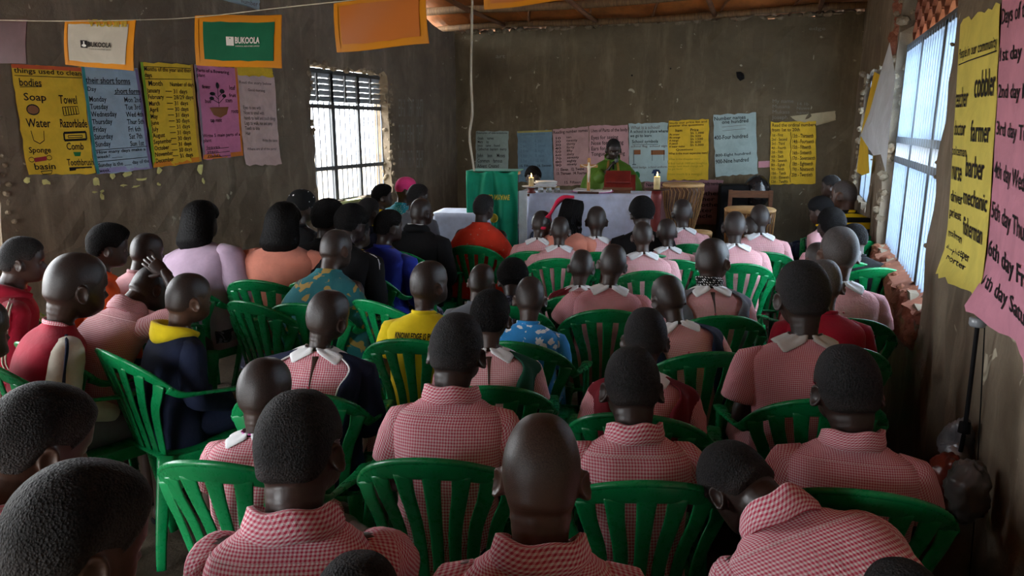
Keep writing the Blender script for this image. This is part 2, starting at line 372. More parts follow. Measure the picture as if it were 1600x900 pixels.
def body_template(armL, armR, lod):
    key = (armL, armR, lod)
    if key in _body: return _body[key]
    mb = MB()
    mb.add(*head_loft(48, 36) if lod else head_loft())
    for sx in (-1, 1):      # ears: bowl with a rim, lobe
        c = np.array([sx * .0755, HCY - .006, HCZ - .024]); rings = []
        outn = unit((sx * .82, -.55, .05)); upe = unit((0, -.18, 1)); fw_ = np.cross(upe, outn)
        for (sc, off) in ((.75, -.012), (.95, .0), (1.02, .009), (.98, .0145), (.86, .0155), (.7, .011), (.4, .007)):
            rings.append(ring(c + outn * off + upe * .002, fw_ * .0185 * sc, upe * .031 * sc, 16))
        mb.add(*loft(np.array(rings))[:2])
    mb.add(*tube([(0, -.022, .52), (0, -.020, .585), (0, -.014, .64), (0, -.004, .71)], [(.066, .058), (.050, .049), (.048, .050), (.054, .058)], 20, 12, upv=(0, 1, 0))[:2])
    tr = np.array([[-.02, -.01, .155, .12], [.10, -.01, .15, .11], [.25, -.015, .13, .095], [.38, -.015, .15, .10], [.48, -.012, .165, .095], [.535, -.012, .16, .075], [.57, -.015, .105, .058], [.60, -.018, .052, .05]])
    D = resample(tr, 16); mb.add(*loft(np.array([ring((0, q[1], q[0]), (q[2], 0, 0), (0, q[3], 0), 24, 2.3) for q in D]))[:2])
    for sx, arm in ((-1, armL), (1, armR)):
        S, E, W, hd, nm = joints(arm, sx)
        P = [S * (.8, 1, 1), S, S * .5 + E * .5, E, E * .5 + W * .5, W, W + unit(hd) * .015]
        mb.add(*tube(P, [.045, .050, .043, .036, .036, .024, .020], 14, 22, upv=(0, 1, .3), round_end=.6)[:2])
        mb.add(*tube([(sx * .085, -.04, .07), (sx * .09, .15, .075), (sx * .10, .40, .068)], [.082, .08, .056], 16, 9, round_end=.7)[:2])
        mb.add(*tube([(sx * .10, .41, .07), (sx * .102, .42, -.10), (sx * .10, .415, -.25), (sx * .10, .40, -.40)], [.052, .052, .040, .030], 14, 12, upv=(0, 1, 0), round_end=.6)[:2])
        mb.add(*tube([(sx * .10, .375, -.405), (sx * .103, .44, -.415), (sx * .11, .54, -.43), (sx * .112, .60, -.435)], [(.028, .033), (.036, .03), (.042, .022), (.032, .014)], 12, 10, round_end=.6)[:2])
    V, Fc, _ = mb.arr(); k, vox, it = ((2.1, .0085, 3), (2.0, .0135, 2), (1.9, .018, 1))[lod]
    V, Fc = remesh(warp(V, k), Fc, vox, it); V = warp(V, k, True)
    mb = MB(); mb.add(V, Fc)
    for sx, arm in ((-1, armL), (1, armR)):
        S, E, W, hd, nm = joints(arm, sx); h = hand_mesh(W, hd, nm, -sx, .9 if arm == 'grip' else .35); mb.add(*h.arr()[:2])
    V, Fc, _ = mb.arr(); _body[key] = (V, Fc); return _body[key]
# hair caps grown from the head surface
def hair_cap(kind, lod=0):
    nu, nv = ((96, 64), (56, 40), (36, 26))[lod]; U = usphere(nu, nv).reshape(-1, 3); G = head_shape(U)
    x, y, z = U.T
    line = np.where(y > 0, .02 + .50 * sstep(.30, .75, y), .02 - .52 * sstep(-.0, .45, -y))
    line = line + .10 * gau(abs(x) - .98, .25) * (y < .3)
    d = z - line
    Nn = unit_rows(G - np.array([0, HCY, HCZ]) * 1.0)
    t = {'shaved': .0016, 'shavedlight': .0016, 'short': .007, 'crop': .011, 'afro': .030, 'wig': .030, 'tight': .012}[kind]
    th = -.002 + (t + .002) * sstep(-.06, .10 if t < .01 else .22, d)
    if kind == 'crop': th = th * (.45 + .55 * sstep(-.05, .45, z))
    if kind == 'afro': th = th * (.6 + .4 * sstep(-.4, .3, z)) + .002 * sinnoise(G, 5, 60)
    if kind in ('short', 'crop'): th = th + .0008 * sinnoise(G, 3, 120)
    P = G + Nn * th[:, None]
    keep = d > -.06; Fc = []
    for i in range(nv):
        for j in range(nu):
            q = (i * nu + j, i * nu + (j + 1) % nu, (i + 1) * nu + (j + 1) % nu, (i + 1) * nu + j)
            if keep[list(q)].all(): Fc.append(q)
    Fc.append(tuple(range(nv * nu, nv * nu + nu)))
    used = sorted({i for f in Fc for i in f}); mp = {o: n for n, o in enumerate(used)}
    F3 = [tuple(mp[i] for i in f) for f in Fc]; dd = d[used]; return P[used], F3, np.array([(0, dd[i]) for f in F3 for i in f])
def unit_rows(A): return A / (np.linalg.norm(A, axis=1, keepdims=True) + 1e-9)
_caps = {}
def cap(kind, lod):
    if (kind, lod) not in _caps: _caps[(kind, lod)] = hair_cap(kind, lod)
    return _caps[(kind, lod)]
# garments
TOR = np.array([[-.03, -.012, .178, .135], [.05, -.014, .176, .136], [.14, -.022, .170, .128], [.26, -.026, .163, .120], [.36, -.024, .172, .120],
                [.45, -.020, .184, .115], [.505, -.018, .187, .102], [.540, -.018, .170, .085], [.565, -.019, .130, .070], [.583, -.020, .088, .060], [.597, -.021, .060, .055]])
def torso_grid(fx=1, fy=1, n=64, k=40, z0=-.03, belly=0, loose=0, neck=1.0):
    T = TOR[TOR[:, 0] >= z0 - .001].copy() if z0 > -.03 else TOR.copy()
    g = 1 - sstep(.50, .60, T[:, 0]); T[:, 2] *= 1 + (fx - 1) * g; T[:, 3] *= 1 + (fy - 1) * g
    T[:, 2] += loose * g; T[:, 3] += loose * g
    T[:, 3] += belly * gau(T[:, 0] - .12, .15); T[-1, 2:] *= neck
    D = resample(T, k)
    return np.array([ring((0, q[1], q[0]), (q[2], 0, 0), (0, q[3], 0), n, 2.35) for q in D])
def folds(V, seed, amp):
    n1 = sinnoise(V * (1, 1, .45), seed, 26, 2); n2 = sinnoise(V * (.5, .5, 1.7), seed + 1, 30, 2); low = 1 - sstep(.1, .42, V[:, 2])
    a = np.sign(n1) * abs(n1) ** 1.2 * (.7 + .6 * low) + n2 * (.3 + 1.1 * low); r = V * (1, 1, 0); r = unit_rows(r - np.array([0, -.02, 0]))
    top = 1 - sstep(.55, .6, V[:, 2]); return V + r * (a * amp * top)[:, None] * 1.0
def thick(G, t=.003, outer=None):
    """closed sheet from an open grid (m,n,3)"""
    m, n, _ = G.shape; gu = np.gradient(G, axis=0); gv = np.gradient(G, axis=1); nn = np.cross(gv, gu); nn /= np.linalg.norm(nn, axis=2, keepdims=True) + 1e-9
    L = np.concatenate([G, (G - nn * t)[::-1]], 0)    # sheet out and back
    L = np.concatenate([L, L[:1]], 0); V, Fc, uv = loft(L[:-1], closed=False)
    mm = 2 * m
    for j in range(n - 1): Fc.append(((mm - 1) * n + j, (mm - 1) * n + j + 1, j + 1, j)); uv = np.vstack([uv, np.zeros((4, 2))])
    for j in (0, n - 1):
        for i in range(m - 1):
            q = (i * n + j, (i + 1) * n + j, (mm - 2 - i) * n + j, (mm - 1 - i) * n + j); Fc.append(q if j == 0 else q[::-1]); uv = np.vstack([uv, np.zeros((4, 2))])
    return V, Fc, uv
def sleeve(arm, sx, kind, r=1.0):
    S, E, W, hd, nm = joints(arm, sx)
    if kind == 'short': P = [S * (.60, 1, .955), S * (.90, 1, .965), S * (1, 1, .985), S * .62 + E * .38, S * .34 + E * .66]; rr = [.040, .052, .061, .066, .064]
    elif kind == 'cap': P = [S * (.60, 1, .955), S * (.90, 1, .965), S * (1, 1, .985), S * .72 + E * .28, S * .52 + E * .48]; rr = [.040, .052, .060, .066, .072]
    else: P = [S * (.60, 1, .955), S * (.90, 1, .965), S * (1, 1, .985), S * .5 + E * .5, E, E * .5 + W * .5, W * .93 + E * .07, W]; rr = [.040, .053, .061, .060, .054, .048, .038, .030]
    rr = [q * r for q in rr]
    V, Fc, uv = tube(P, rr, 28, 22 if kind != 'long' else 34, upv=(0, 1, .2)); return V, Fc, uv
def collar_girl(G, big=1.0, gap=5):
    """two flat pointed wings lying on the shirt, split at the nape"""
    m, n, _ = G.shape; out = []
    cols = np.concatenate([G, G[:, :1]], 1)
    for side in (-1, 1):
        A = np.linspace(gap, 150, 30); grid = []
        for a in A:     # degrees from the back centre
            wdt = big * np.interp(a, [gap, 14, 27, 36, 60, 100, 130, 150], [.010, .040, .088, .078, .060, .060, .05, .02])
            jf = (n / 2 - side * a / 360 * n) % n; j0 = int(jf); f = jf - j0; col = cols[:, j0] * (1 - f) + cols[:, (j0 + 1) % n] * f
            col = col[::-1]; L = np.concatenate([[0], np.cumsum(np.linalg.norm(np.diff(col, axis=0), axis=1))]); t = np.linspace(0, wdt, 7)
            p = np.stack([np.interp(t, L, col[:, c]) for c in range(3)], 1)
            rr = unit_rows((p - np.array([0, -.02, 0])) * (1, 1, 0)); lift = .008 + .004 * np.sin(np.linspace(0, 3.14, 7)) + .003 * math.sin(a * .15)
            p = p + rr * lift[:, None] * .7 + np.array([0, 0, 1]) * lift[:, None] * .8
            p = np.vstack([p[0] + (0, 0, .006) - rr[0] * .004, p]); grid.append(p)
        g = np.array(grid); out.append(thick(g if side > 0 else g[::-1], .0035))
    mb = MB()
    for o in out: mb.add(*o)
    return mb
def collar_boy(h=1.0, r0=.058):
    A = np.radians(np.linspace(18, 342, 60)); prof = [(-.004, -.014), (.0, .012), (.001, .030), (.004, .037), (.009, .036), (.015, .022), (.022, .004), (.030, -.014)]
    grid = []
    for a in A:
        f = math.cos(a); rr = []
        for dr, dz in prof:
            e = (1 - sstep(.4, 1, f) * .5); r = r0 + dr
            rr.append((math.sin(a) * r * 1.05, -.020 + math.cos(a) * (r + .002), .590 + dz * h * e - .028 * sstep(-.2, 1, f) * 1.4 + .003 * math.sin(a * 5)))
        grid.append(rr)
    mb = MB(); mb.add(*thick(np.array(grid), .003)); return mb
def ring_band(z, r, h, y=-.020, tilt=-.03, kn=.006):
    A = np.linspace(0, 2 * math.pi, 41)[:-1]; P = [(math.sin(a) * r * 1.04, y + math.cos(a) * r, z + tilt * max(math.cos(a), -.2)) for a in A]
    Rg = []
    for p, a in zip(P, A):
        o = np.array([math.sin(a), math.cos(a), 0]); Rg.append([np.array(p) + o * kn * math.cos(t) * .8 + np.array([0, 0, 1]) * h * .5 * math.sin(t) for t in np.linspace(0, 2 * math.pi, 9)[:-1]])
    Rg = np.array(Rg + [Rg[0]]); return loft(Rg, (False, False))
def hood(r=1.0):
    P = [(-.075, .045, .565), (-.095, -.03, .590), (-.075, -.095, .585), (0, -.125, .575), (.075, -.095, .585), (.095, -.03, .590), (.075, .045, .565)]
    return tube(P, [(.018, .022), (.028, .03), (.034 * r, .042 * r), (.036 * r, .055 * r), (.034 * r, .042 * r), (.028, .03), (.018, .022)], 14, 26, upv=(0, 0, 1), round_end=.5)
def shawl_grid(hem=.02, fx=1.0, front=1.0):
    T = np.array([[hem, .01, .305, .215], [.12, .005, .302, .21], [.28, .0, .295, .19], [.40, -.010, .272, .155], [.48, -.02, .225, .125], [.535, -.02, .185, .10], [.565, -.02, .13, .082], [.592, -.021, .080, .070], [.612, -.02, .066, .064]])
    T[:, 2] = T[:, 2] * np.where(T[:, 0] < .55, fx, 1); D = resample(T, 40)
    return np.array([ring((0, q[1], q[0]), (q[2], 0, 0), (0, q[3], 0), 72, 2.2) for q in D])
def skirt(fx=1.0, long=False):
    P = [(0, -.125, .07), (0, -.05, .07), (0, .15, .078), (0, .36, .075), (0, .455, .03), (0, .475, -.08), (0, .47, -.20)] + ([(0, .46, -.36)] if long else [])
    r = [(.165, .06), (.185, .085), (.185, .088), (.178, .078), (.175, .065), (.18, .055), (.19, .06)] + ([(.2, .07)] if long else [])
    return tube(P, [(a * fx, b_) for a, b_ in r], 36, 30, upv=(0, -.5, 1), e=2.6)
def shorts(long=False):
    mb = MB()
    for sx in (-1, 1):
        mb.add(*tube([(sx * .08, -.10, .07), (sx * .088, .12, .08), (sx * .10, .33, .075)], [.088, .094, .078], 20, 12))
        if long: mb.add(*tube([(sx * .10, .30, .075), (sx * .102, .42, .06), (sx * .103, .44, -.1), (sx * .10, .42, -.38)], [.078, .072, .066, .055], 18, 20, upv=(0, 1, 0)))
    mb.add(*tube([(-.15, -.03, .06), (0, -.03, .06), (.15, -.03, .06)], [(.10, .085), (.115, .10), (.10, .085)], 20, 10)); return mb
SEAT = .44
def pose_fn(lean=0, side=0, twist=0, head=(0, 0, 0), hs=1.0, hump=0, nk=1.0):
    a, s_, tw = R(lean), R(side), R(twist); hy, hp, hr = map(R, head)
    def f(V):
        V = np.array(V, float); z = V[:, 2].copy()
        if nk != 1:
            bd = sstep(.555, .60, z) * (1 - sstep(.635, .72, z)) * (1 - sstep(.11, .15, np.hypot(V[:, 0], V[:, 1] + .015))); k_ = 1 + (nk - 1) * bd; V[:, 0] *= k_; V[:, 1] = (V[:, 1] + .015) * k_ - .015
        h = sstep(.585, .665, z); g = sstep(.60, .67, z)
        piv = np.array([0, -.012, .622]); Q = V - piv
        Mh = rot('Z', hy) @ rot('Y', hr) @ rot('X', -hp)
        Qs = Q * (1 + (hs - 1) * g[:, None]); Qr = Qs @ Mh.T
        V = piv + Qs * (1 - h[:, None]) + Qr * h[:, None]
        t = sstep(0, .62, z) * 1.0
        if hump: V[:, 1] -= hump * gau(z - .42, .16)
        c = np.array([0, 0, .04]); Q = V - c
        for ang, ax in ((tw, 'Z'), (s_, 'Y'), (-a, 'X')):
            if abs(ang) < 1e-6: continue
            A = ang * t; ca, sa = np.cos(A), np.sin(A); x, y, zz = Q.T
            if ax == 'Z': Q = np.stack([x * ca - y * sa, x * sa + y * ca, zz], 1)
            elif ax == 'Y': Q = np.stack([x * ca + zz * sa, y, -x * sa + zz * ca], 1)
            else: Q = np.stack([x, y * ca - zz * sa, y * sa + zz * ca], 1)
        return Q + c
    return f
_eye = {}
PEOPLE = []
def person(label, px, py, z, yaw=15, hair='shaved', skin=0, top='boy', mat=None, bottom='shorts', bmat=None, lean=6, side=0, twist=0,
           head=(0, 0, 0), arms='lap', hs=None, fx=1.0, fy=1.0, chair=True, hw=None, sleeves=None, smat=None, sr=1.0, lod=None, group=None,
           hmat=None, extra=None, hump=.012, cmat=None, cdy=0, crz=0, s=None, loose=.0, cs=.90, nk=None):
    mat = mat or GH[0]; nk = nk or (1.28 if top == 'boy' else 1.0 if top == 'girl' else 1.12); seed = int(px * 7 + py) % 10007
    if isinstance(arms, str): arms = (arms, arms)
    pf0 = pose_fn(lean, side, twist, head, 1.0, hump); hc = pf0([[0, HCY - .01, HCZ]])[0]
    s0 = s or float(np.clip((z - SEAT) / hc[2], .66, 1.12)); zt = SEAT + s0 * hc[2]
    if hw: py += .12 * hw
    P = atz(px, py, zt); d = float((P - C0) @ fw)
    P = P if True else P
    if hs is None: hs = float(np.clip((hw * d / F) / (.160 * s0), .85, 1.36)) if hw else float(np.clip(.98 / s0, .95, 1.22))
    if lod is None: lod = 0 if d < 2.0 else (1 if d < 4.2 else 2)
    pf = pose_fn(lean, side, twist, head, hs, hump, nk); hc = pf([[0, HCY - .01, HCZ]])[0]
    cy, sy = math.cos(R(yaw)), math.sin(R(yaw)); Rz = np.array([[cy, -sy], [sy, cy]])
    base = P[:2] - Rz @ (hc[:2] * s0)
    footk = SEAT / (s0 * .452)
    def X(V):
        V = np.array(V, float); lo = V[:, 2] < 0; V2 = pf(V); V2[lo, 2] = V[lo, 2] * footk; V2 = V2 * s0; V2[:, 2] += SEAT; return V2
    root = empty('person', (base[0], base[1], 0), R(yaw), label, 'person', group)
    V, Fc = body_template(arms[0], arms[1], lod); body = mk('body', X(V), Fc, SK[skin], root)
    sc = s0
    # hair
    if hair in ('shaved', 'shavedlight', 'short', 'crop', 'afro', 'wig', 'tight'):
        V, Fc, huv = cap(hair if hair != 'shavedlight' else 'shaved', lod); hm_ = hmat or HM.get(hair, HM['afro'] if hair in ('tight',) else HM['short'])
        ho = mk('hair', X(V), Fc, hm_, root, uv=huv)
        if hair == 'wig':
            T = np.array([[.555, -.062, .095, .045], [.60, -.062, .116, .060], [.67, -.050, .121, .080], [.75, -.035, .114, .098], [.82, -.015, .094, .096], [.865, .0, .058, .065], [.88, 0, .008, .008]])
            D = resample(T, 22); g = np.array([ring((0, q[1], q[0]), (max(q[2], .004), 0, 0), (0, max(q[3], .004), 0), 28, 2.2) for q in D]); V, Fc, _ = loft(g)
            V = V + unit_rows(V - np.array([0, 0, .78])) * (.004 * sinnoise(V * (3, 3, .4), seed, 30, 2))[:, None]
            mk('long_hair', X(V), Fc, HM['wig'], root)
    if lod < 2 or top == 'chasuble':
        for sx in (-1, 1):
            V, Fc, _ = sphere((sx * .0285, HCY + .070, HCZ + .0), .0118, 10, 8); mk('eye', X(V), Fc, M['eye'], root)
    # top
    n, k = ((88, 52), (64, 36), (40, 24))[lod]; G = None
    fm_mats = [mat, smat or mat]
    if top in ('boy', 'girl', 'tee', 'hoodie', 'jacket', 'varsity'):
        if loose == 0 and top in ('boy', 'girl', 'tee'): loose = .007; fx *= 1.06
        if loose == 0 and top in ('hoodie', 'jacket', 'varsity'): loose = .018
        G = torso_grid(fx, fy, n, k, loose=loose); G = folds(G.reshape(-1, 3), seed, .0065 + loose * .12).reshape(G.shape)
        mb = MB(); mb.add(*loft(G, (True, False)))
        sk = sleeves or ('long' if top in ('hoodie', 'jacket', 'varsity') else 'short'); mb.mi = 1
        for sx in (-1, 1):
            V, Fc, uv = sleeve(arms[0] if sx < 0 else arms[1], sx, sk, sr * (1.15 if top in ('hoodie', 'jacket', 'varsity') else 1.07)); V = np.asarray(V)
            V[:, 0] *= fx if fx > 1 else 1.03
            V = V + sinnoise(V, seed + sx, 45, 2)[:, None] * .0065 * np.array([1, 1, .3]); mb.add(V, Fc, uv + np.array([.0021 * seed % .03, 0]))
        V, Fc, uv = mb.arr(); nm = {'boy': 'shirt', 'girl': 'dress', 'tee': 'shirt'}.get(top, 'jacket')
        sh = mk(nm, X(V), Fc, fm_mats, root, uv=uv * sc, fm=mb.M)
        if top == 'boy':
            V, Fc, uv = collar_boy(1.08).arr(); mk('collar', X(V), Fc, cmat or mat, sh, uv=uv * sc)
            if lod == 0:   # yoke seam across the back
                g = G[int(k * .69)]; j0, j1 = int(n * .27), int(n * .73); pts = [g[j] * (1.006, 1.012, 1) for j in range(j0, j1, 2)]
                V, Fc, uv = tube(pts, [(.0016, .003)] * len(pts), 6, upv=(0, 0, 1)); mk('yoke_seam', X(V), Fc, mat, sh, uv=uv * sc)
        if top == 'girl':
            V, Fc, uv = collar_girl(G).arr(); mk('collar', X(V), Fc, cmat or white, sh, uv=uv, label='white flat collar')
            V = []; mb = MB()
            for zz in (.36, .46):
                jj = n // 2; ii = int(np.argmin(abs(G[:, jj, 2] - zz))); mb.add(*sphere(G[ii, jj] + (0, -.003, 0), (.006, .003, .006), 8, 6)[:2])
            V, Fc, _ = mb.arr(); mk('button', X(V), Fc, mat, sh)
        if top in ('tee', 'jacket', 'varsity'): V, Fc, uv = ring_band(.597, .058, .022); mk('neckband', X(V), Fc, cmat or mat, sh, uv=uv)
        if top == 'hoodie': V, Fc, uv = hood(); V = folds(V, seed, .003); mk('hood', X(V), Fc, cmat or mat, sh, uv=uv)
    if top in ('shawl',):
        G = shawl_grid(fx=fx); V, Fc, uv = loft(G, (True, False)); V = V + unit_rows(V * (1, 1, 0)) * (.011 * sinnoise(V * (1, 1, .35), seed, 26, 3))[:, None]
        sh = mk('shawl', X(V), Fc, mat, root, uv=uv * sc)
    # bottom
    if bottom == 'skirt' or bottom == 'long_skirt':
        V, Fc, uv = skirt(max(1, fx), bottom == 'long_skirt'); V = V + sinnoise(V, seed, 30, 2)[:, None] * .005; mk('skirt', X(V), Fc, bmat or mat, root, uv=uv * sc)
    else:
        V, Fc, uv = shorts(bottom == 'trousers').arr(); V = V + sinnoise(V, seed, 30, 2)[:, None] * .004; mk(bottom, X(V), Fc, bmat or navy, root, uv=uv * sc)
    mb = MB()
    for sx in (-1, 1): mb.add(*tube([(sx * .10, .36, -.437), (sx * .11, .5, -.437), (sx * .115, .62, -.437)], [(.035, .011), (.045, .011), (.038, .011)], 12, 8, round_end=.5)[:2])
    V, Fc, _ = mb.arr(); mk('shoes', X(V), Fc, black, root)
    if extra: extra(root, X, G, seed, body)
    if chair:
        cr = R(yaw + crz); off = np.array([0, .025 + cdy]); c = base + Rz @ off; CHAIRS.append((c[0], c[1], cr, cs, chair if isinstance(chair, str) else None, label))
    PEOPLE.append((root, base, yaw, s0)); return root, X
CHAIRS = []
# ------------------------------------------------------------ room shell
def panel_wall(name, plane, u0, u1, z0, z1, holes, mat, thick_, parent=None, out=1):
    """wall in the plane (X or Y constant) with rectangular holes; front face gridded and slightly uneven, reveals through the thickness"""
    axis, c = plane; st = .12
    def cuts(a, b, hs):
        s = {a, b}
        for h in hs: s |= {h[0], h[1]}
        s = sorted(s); o = []
        for p, q in zip(s, s[1:]):
            k = max(1, int(round((q - p) / st))); o += list(np.linspace(p, q, k + 1)[:-1])
        return np.array(o + [b])
    U = cuts(u0, u1, [(h[0], h[1]) for h in holes]); Z = cuts(z0, z1, [(max(z0, h[2]), min(z1, h[3])) for h in holes])
    V = []; Fc = []; nu, nz = len(U), len(Z)
    def pt(u, z, dd): return (c + dd * out, u, z) if axis == 'X' else (u, c + dd * out, z)
    rs = np.random.RandomState(int(abs(c) * 10)); jit = rs.normal(size=(nz, nu)) * .006
    edge = np.zeros((nz, nu))
    for h in holes:
        for i, z in enumerate(Z):
            for j, u in enumerate(U):
                onu = (abs(u - h[0]) < 1e-6 or abs(u - h[1]) < 1e-6) and h[2] - 1e-6 <= z <= h[3] + 1e-6
                onz = (abs(z - h[2]) < 1e-6 or abs(z - h[3]) < 1e-6) and h[0] - 1e-6 <= u <= h[1] + 1e-6
                if onu or onz: edge[i, j] = 1
    for i, z in enumerate(Z):
        for j, u in enumerate(U):
            e = edge[i, j]; du, dz = (rs.uniform(-.03, .03, 2) if e else (0, 0)); zz = z + dz * (z > z0 + .01)
            if i == nz - 1: zz = z + rs.uniform(-.04, .03)
            V.append(pt(u + du, zz, jit[i, j] + e * .01))
    def hole(i, j):
        u = (U[j] + U[j + 1]) / 2; z = (Z[i] + Z[i + 1]) / 2
        return any(h[0] < u < h[1] and h[2] < z < h[3] for h in holes)
    n0 = len(V)
    for i, z in enumerate(Z):
        for j, u in enumerate(U): V.append(pt(u, z, thick_))
    for i in range(nz - 1):
        for j in range(nu - 1):
            if hole(i, j): continue
            a = i * nu + j; q = (a, a + 1, a + nu + 1, a + nu); Fc.append(q); Fc.append(tuple(x + n0 for x in q[::-1]))
            for (ii, jj, e0, e1) in ((i - 1, j, a, a + 1), (i + 1, j, a + nu, a + nu + 1), (i, j - 1, a, a + nu), (i, j + 1, a + 1, a + nu + 1)):
                if ii < 0 or jj < 0 or ii >= nz - 1 or jj >= nu - 1 or hole(ii, jj): Fc.append((e0, e1, e1 + n0, e0 + n0))
    o = mk(name, V, Fc, mat, smooth=False); tag(o, kind='structure'); return o
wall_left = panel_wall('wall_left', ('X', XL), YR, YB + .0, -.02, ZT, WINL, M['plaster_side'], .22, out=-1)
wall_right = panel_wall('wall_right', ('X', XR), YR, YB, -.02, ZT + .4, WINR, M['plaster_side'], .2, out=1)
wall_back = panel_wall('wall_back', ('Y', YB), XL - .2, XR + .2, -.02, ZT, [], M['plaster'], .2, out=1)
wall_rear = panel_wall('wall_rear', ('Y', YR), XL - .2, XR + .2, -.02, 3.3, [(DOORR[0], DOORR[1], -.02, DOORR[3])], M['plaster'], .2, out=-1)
# floor: uneven earth and stone
nx, ny = 60, 130; X_, Y_ = np.meshgrid(np.linspace(XL - .2, XR + .2, nx), np.linspace(YR - .2, YB + .2, ny)); Pf = np.stack([X_.ravel(), Y_.ravel(), 0 * X_.ravel()], 1)
Pf[:, 2] = -.014 + .009 * sinnoise(Pf, 3, 5, 3)
Ff = [(i * nx + j, i * nx + j + 1, (i + 1) * nx + j + 1, (i + 1) * nx + j) for i in range(ny - 1) for j in range(nx - 1)]
floor = tag(mk('floor', Pf, Ff, M['floor']), kind='structure')
def stone_mesh(name, mat, seed, flat=1.0):
    V, Fc, _ = sphere((0, 0, 0), (1, 1, 1), 7, 4); rs = np.random.RandomState(seed); V = V * (1 + .28 * sinnoise(V, seed, 2.4, 2))[:, None] * (1, 1, flat)
    return mesh_of(name, V, Fc, mat, False)
ST = [stone_mesh('stone', M['rubble'], i) for i in range(5)]; SR = [stone_mesh('stone', M['clay'], i + 9) for i in range(5)]; SF = [stone_mesh('stone', M['floor'], i + 20, .25) for i in range(4)]
rs = np.random.RandomState(8)
def put(me, parent, p, s, rz=None):
    o = bpy.data.objects.new('stone', me); C.objects.link(o); o.parent = parent; o.location = p; o.scale = s if hasattr(s, '__len__') else (s, s * rs.uniform(.8, 1.3), s * rs.uniform(.8, 1.3)); o.rotation_euler = (rs.uniform(0, 6), rs.uniform(0, 6), rs.uniform(0, 6)) if rz is None else (0, 0, rz)
for k in range(150):
    x, y = rs.uniform(XL + .3, XR - .2), rs.uniform(.4, 5); 
    put(SF[k % 4], floor, (x, y, -.012), (rs.uniform(.05, .13), rs.uniform(.05, .12), .09), rs.uniform(0, 3))
for (a, b, z0, z1) in WINL:
    for u in (a, b):
        for z in np.arange(z0 - .02, z1 + .05, .030): put(ST[rs.randint(5)], wall_left, (XL - rs.uniform(-.005, .14), u + (rs.uniform(-.01, .05) if u == b else rs.uniform(-.05, .01)), z), rs.uniform(.018, .036))
    for u in np.arange(a, b, .085): put(ST[rs.randint(5)], wall_left, (XL - rs.uniform(0, .1), u, z1 + rs.uniform(.0, .04)), rs.uniform(.028, .045))
    for z in np.arange(z0 - .05, z1, .06): put(ST[rs.randint(5)], wall_left, (XL - rs.uniform(-.008, .02), b + rs.uniform(.03, .10), z), rs.uniform(.010, .022))
for (a, b, z0, z1) in WINR:
    for u in (a, b):
        for z in np.arange(z0 - .05, z1 + .05, .065):
            for q in range(2): put(ST[rs.randint(5)], wall_right, (XR + rs.uniform(-.005, .12), u + (rs.uniform(.0, .08) if u == b else rs.uniform(-.06, -.01)), z), rs.uniform(.02, .045) if u == b else rs.uniform(.008, .014))
# crumbled clay below the near right window
a, b, z0, z1 = WINR[0]
nu, nz = 90, 30; Pc = []
for iz in range(nz):
    for iu in range(nu):
        t = iz / (nz - 1); u = a - .25 + (b - a + .6) * iu / (nu - 1); Pc.append((0, u, z0 + .03 - t * .55))
Pc = np.array(Pc); tt = (z0 + .03 - Pc[:, 2]) / .55; low = .50 + .30 * sinnoise(Pc, 7, 3.3, 3); inn = sstep(a - .20, a + .05, Pc[:, 1]) * (1 - sstep(b + .05, b + .33, Pc[:, 1])) * (1 - sstep(low - .12, low + .05, tt))
Pc[:, 0] = XR + .02 - inn * (.045 + .050 * sinnoise(Pc, 12, 22, 4)) + (1 - inn) * .03 + .10 * (1 - sstep(.0, .07, tt))
mk('clay_patch', Pc, [(i_ * nu + j_, i_ * nu + j_ + 1, (i_ + 1) * nu + j_ + 1, (i_ + 1) * nu + j_) for i_ in range(nz - 1) for j_ in range(nu - 1)], M['clay'], wall_right, smooth=False)
for k in range(70):
    u = rs.uniform(a - .05, b + .1); t = rs.uniform(0, 1) ** 1.6; put(SR[rs.randint(5)], wall_right, (XR + .01, u, z0 + .01 - t * .25), rs.uniform(.015, .035))
for k in range(9): put(SR[k % 5], wall_right, (XR + .02, b + rs.uniform(.05, .16), 2.3 + k * .05), rs.uniform(.04, .07))
# ceiling: sloping sheets with corrugation, laid in strips, poles and struts under them
ceil = empty('ceiling', kind='structure')
def sheet(x0, x1, ya, za, yb, zb):
    nn = int((x1 - x0) / .038); xs = np.linspace(x0, x1, nn); V = []
    for y, z in ((ya, za), (yb, zb)): V += [(x, y, z + .009 * (-1) ** i) for i, x in enumerate(xs)]
    mk('roof_sheet', V, [(i, i + 1, nn + i + 1, nn + i) for i in range(nn - 1)], M['roof'], ceil, smooth=True)
for k in range(8):
    x0 = XL - .5 + k * .79; sheet(x0, x0 + .82, 10.4, 3.0 + .006 * (k % 2), 6.7, 4.05); sheet(x0, x0 + .82, 6.8, 4.05, 3.2, 4.9); sheet(x0, x0 + .82, 3.3, 4.92, -.2, 4.05); sheet(x0, x0 + .82, -.1, 4.06, -3.6, 3.2)
def pole(name, p, q, r, mat, sd=0):
    p, q = np.array(p, float), np.array(q, float); T = np.linspace(0, 1, 9); P = p + (q - p) * T[:, None]; P[:, 2] += .02 * np.sin(T * 9 + sd); V, Fc, _ = tube(P, [r * (1 + .12 * math.sin(t * 23 + sd)) for t in T], 8); mk(name, V, Fc, mat, ceil)
for k, (y, z, r) in enumerate(((9.72, 3.10, .04), (9.15, 3.24, .05), (8.3, 3.42, .045), (7.2, 3.72, .05), (6.0, 4.0, .05), (4.8, 4.25, .05), (3.5, 4.6, .05), (2, 4.4, .05), (.5, 4.0, .05))): pole('roof_pole', (XL - .3, y, z), (XR + .3, y, z + .01), r, M['pole'], k)
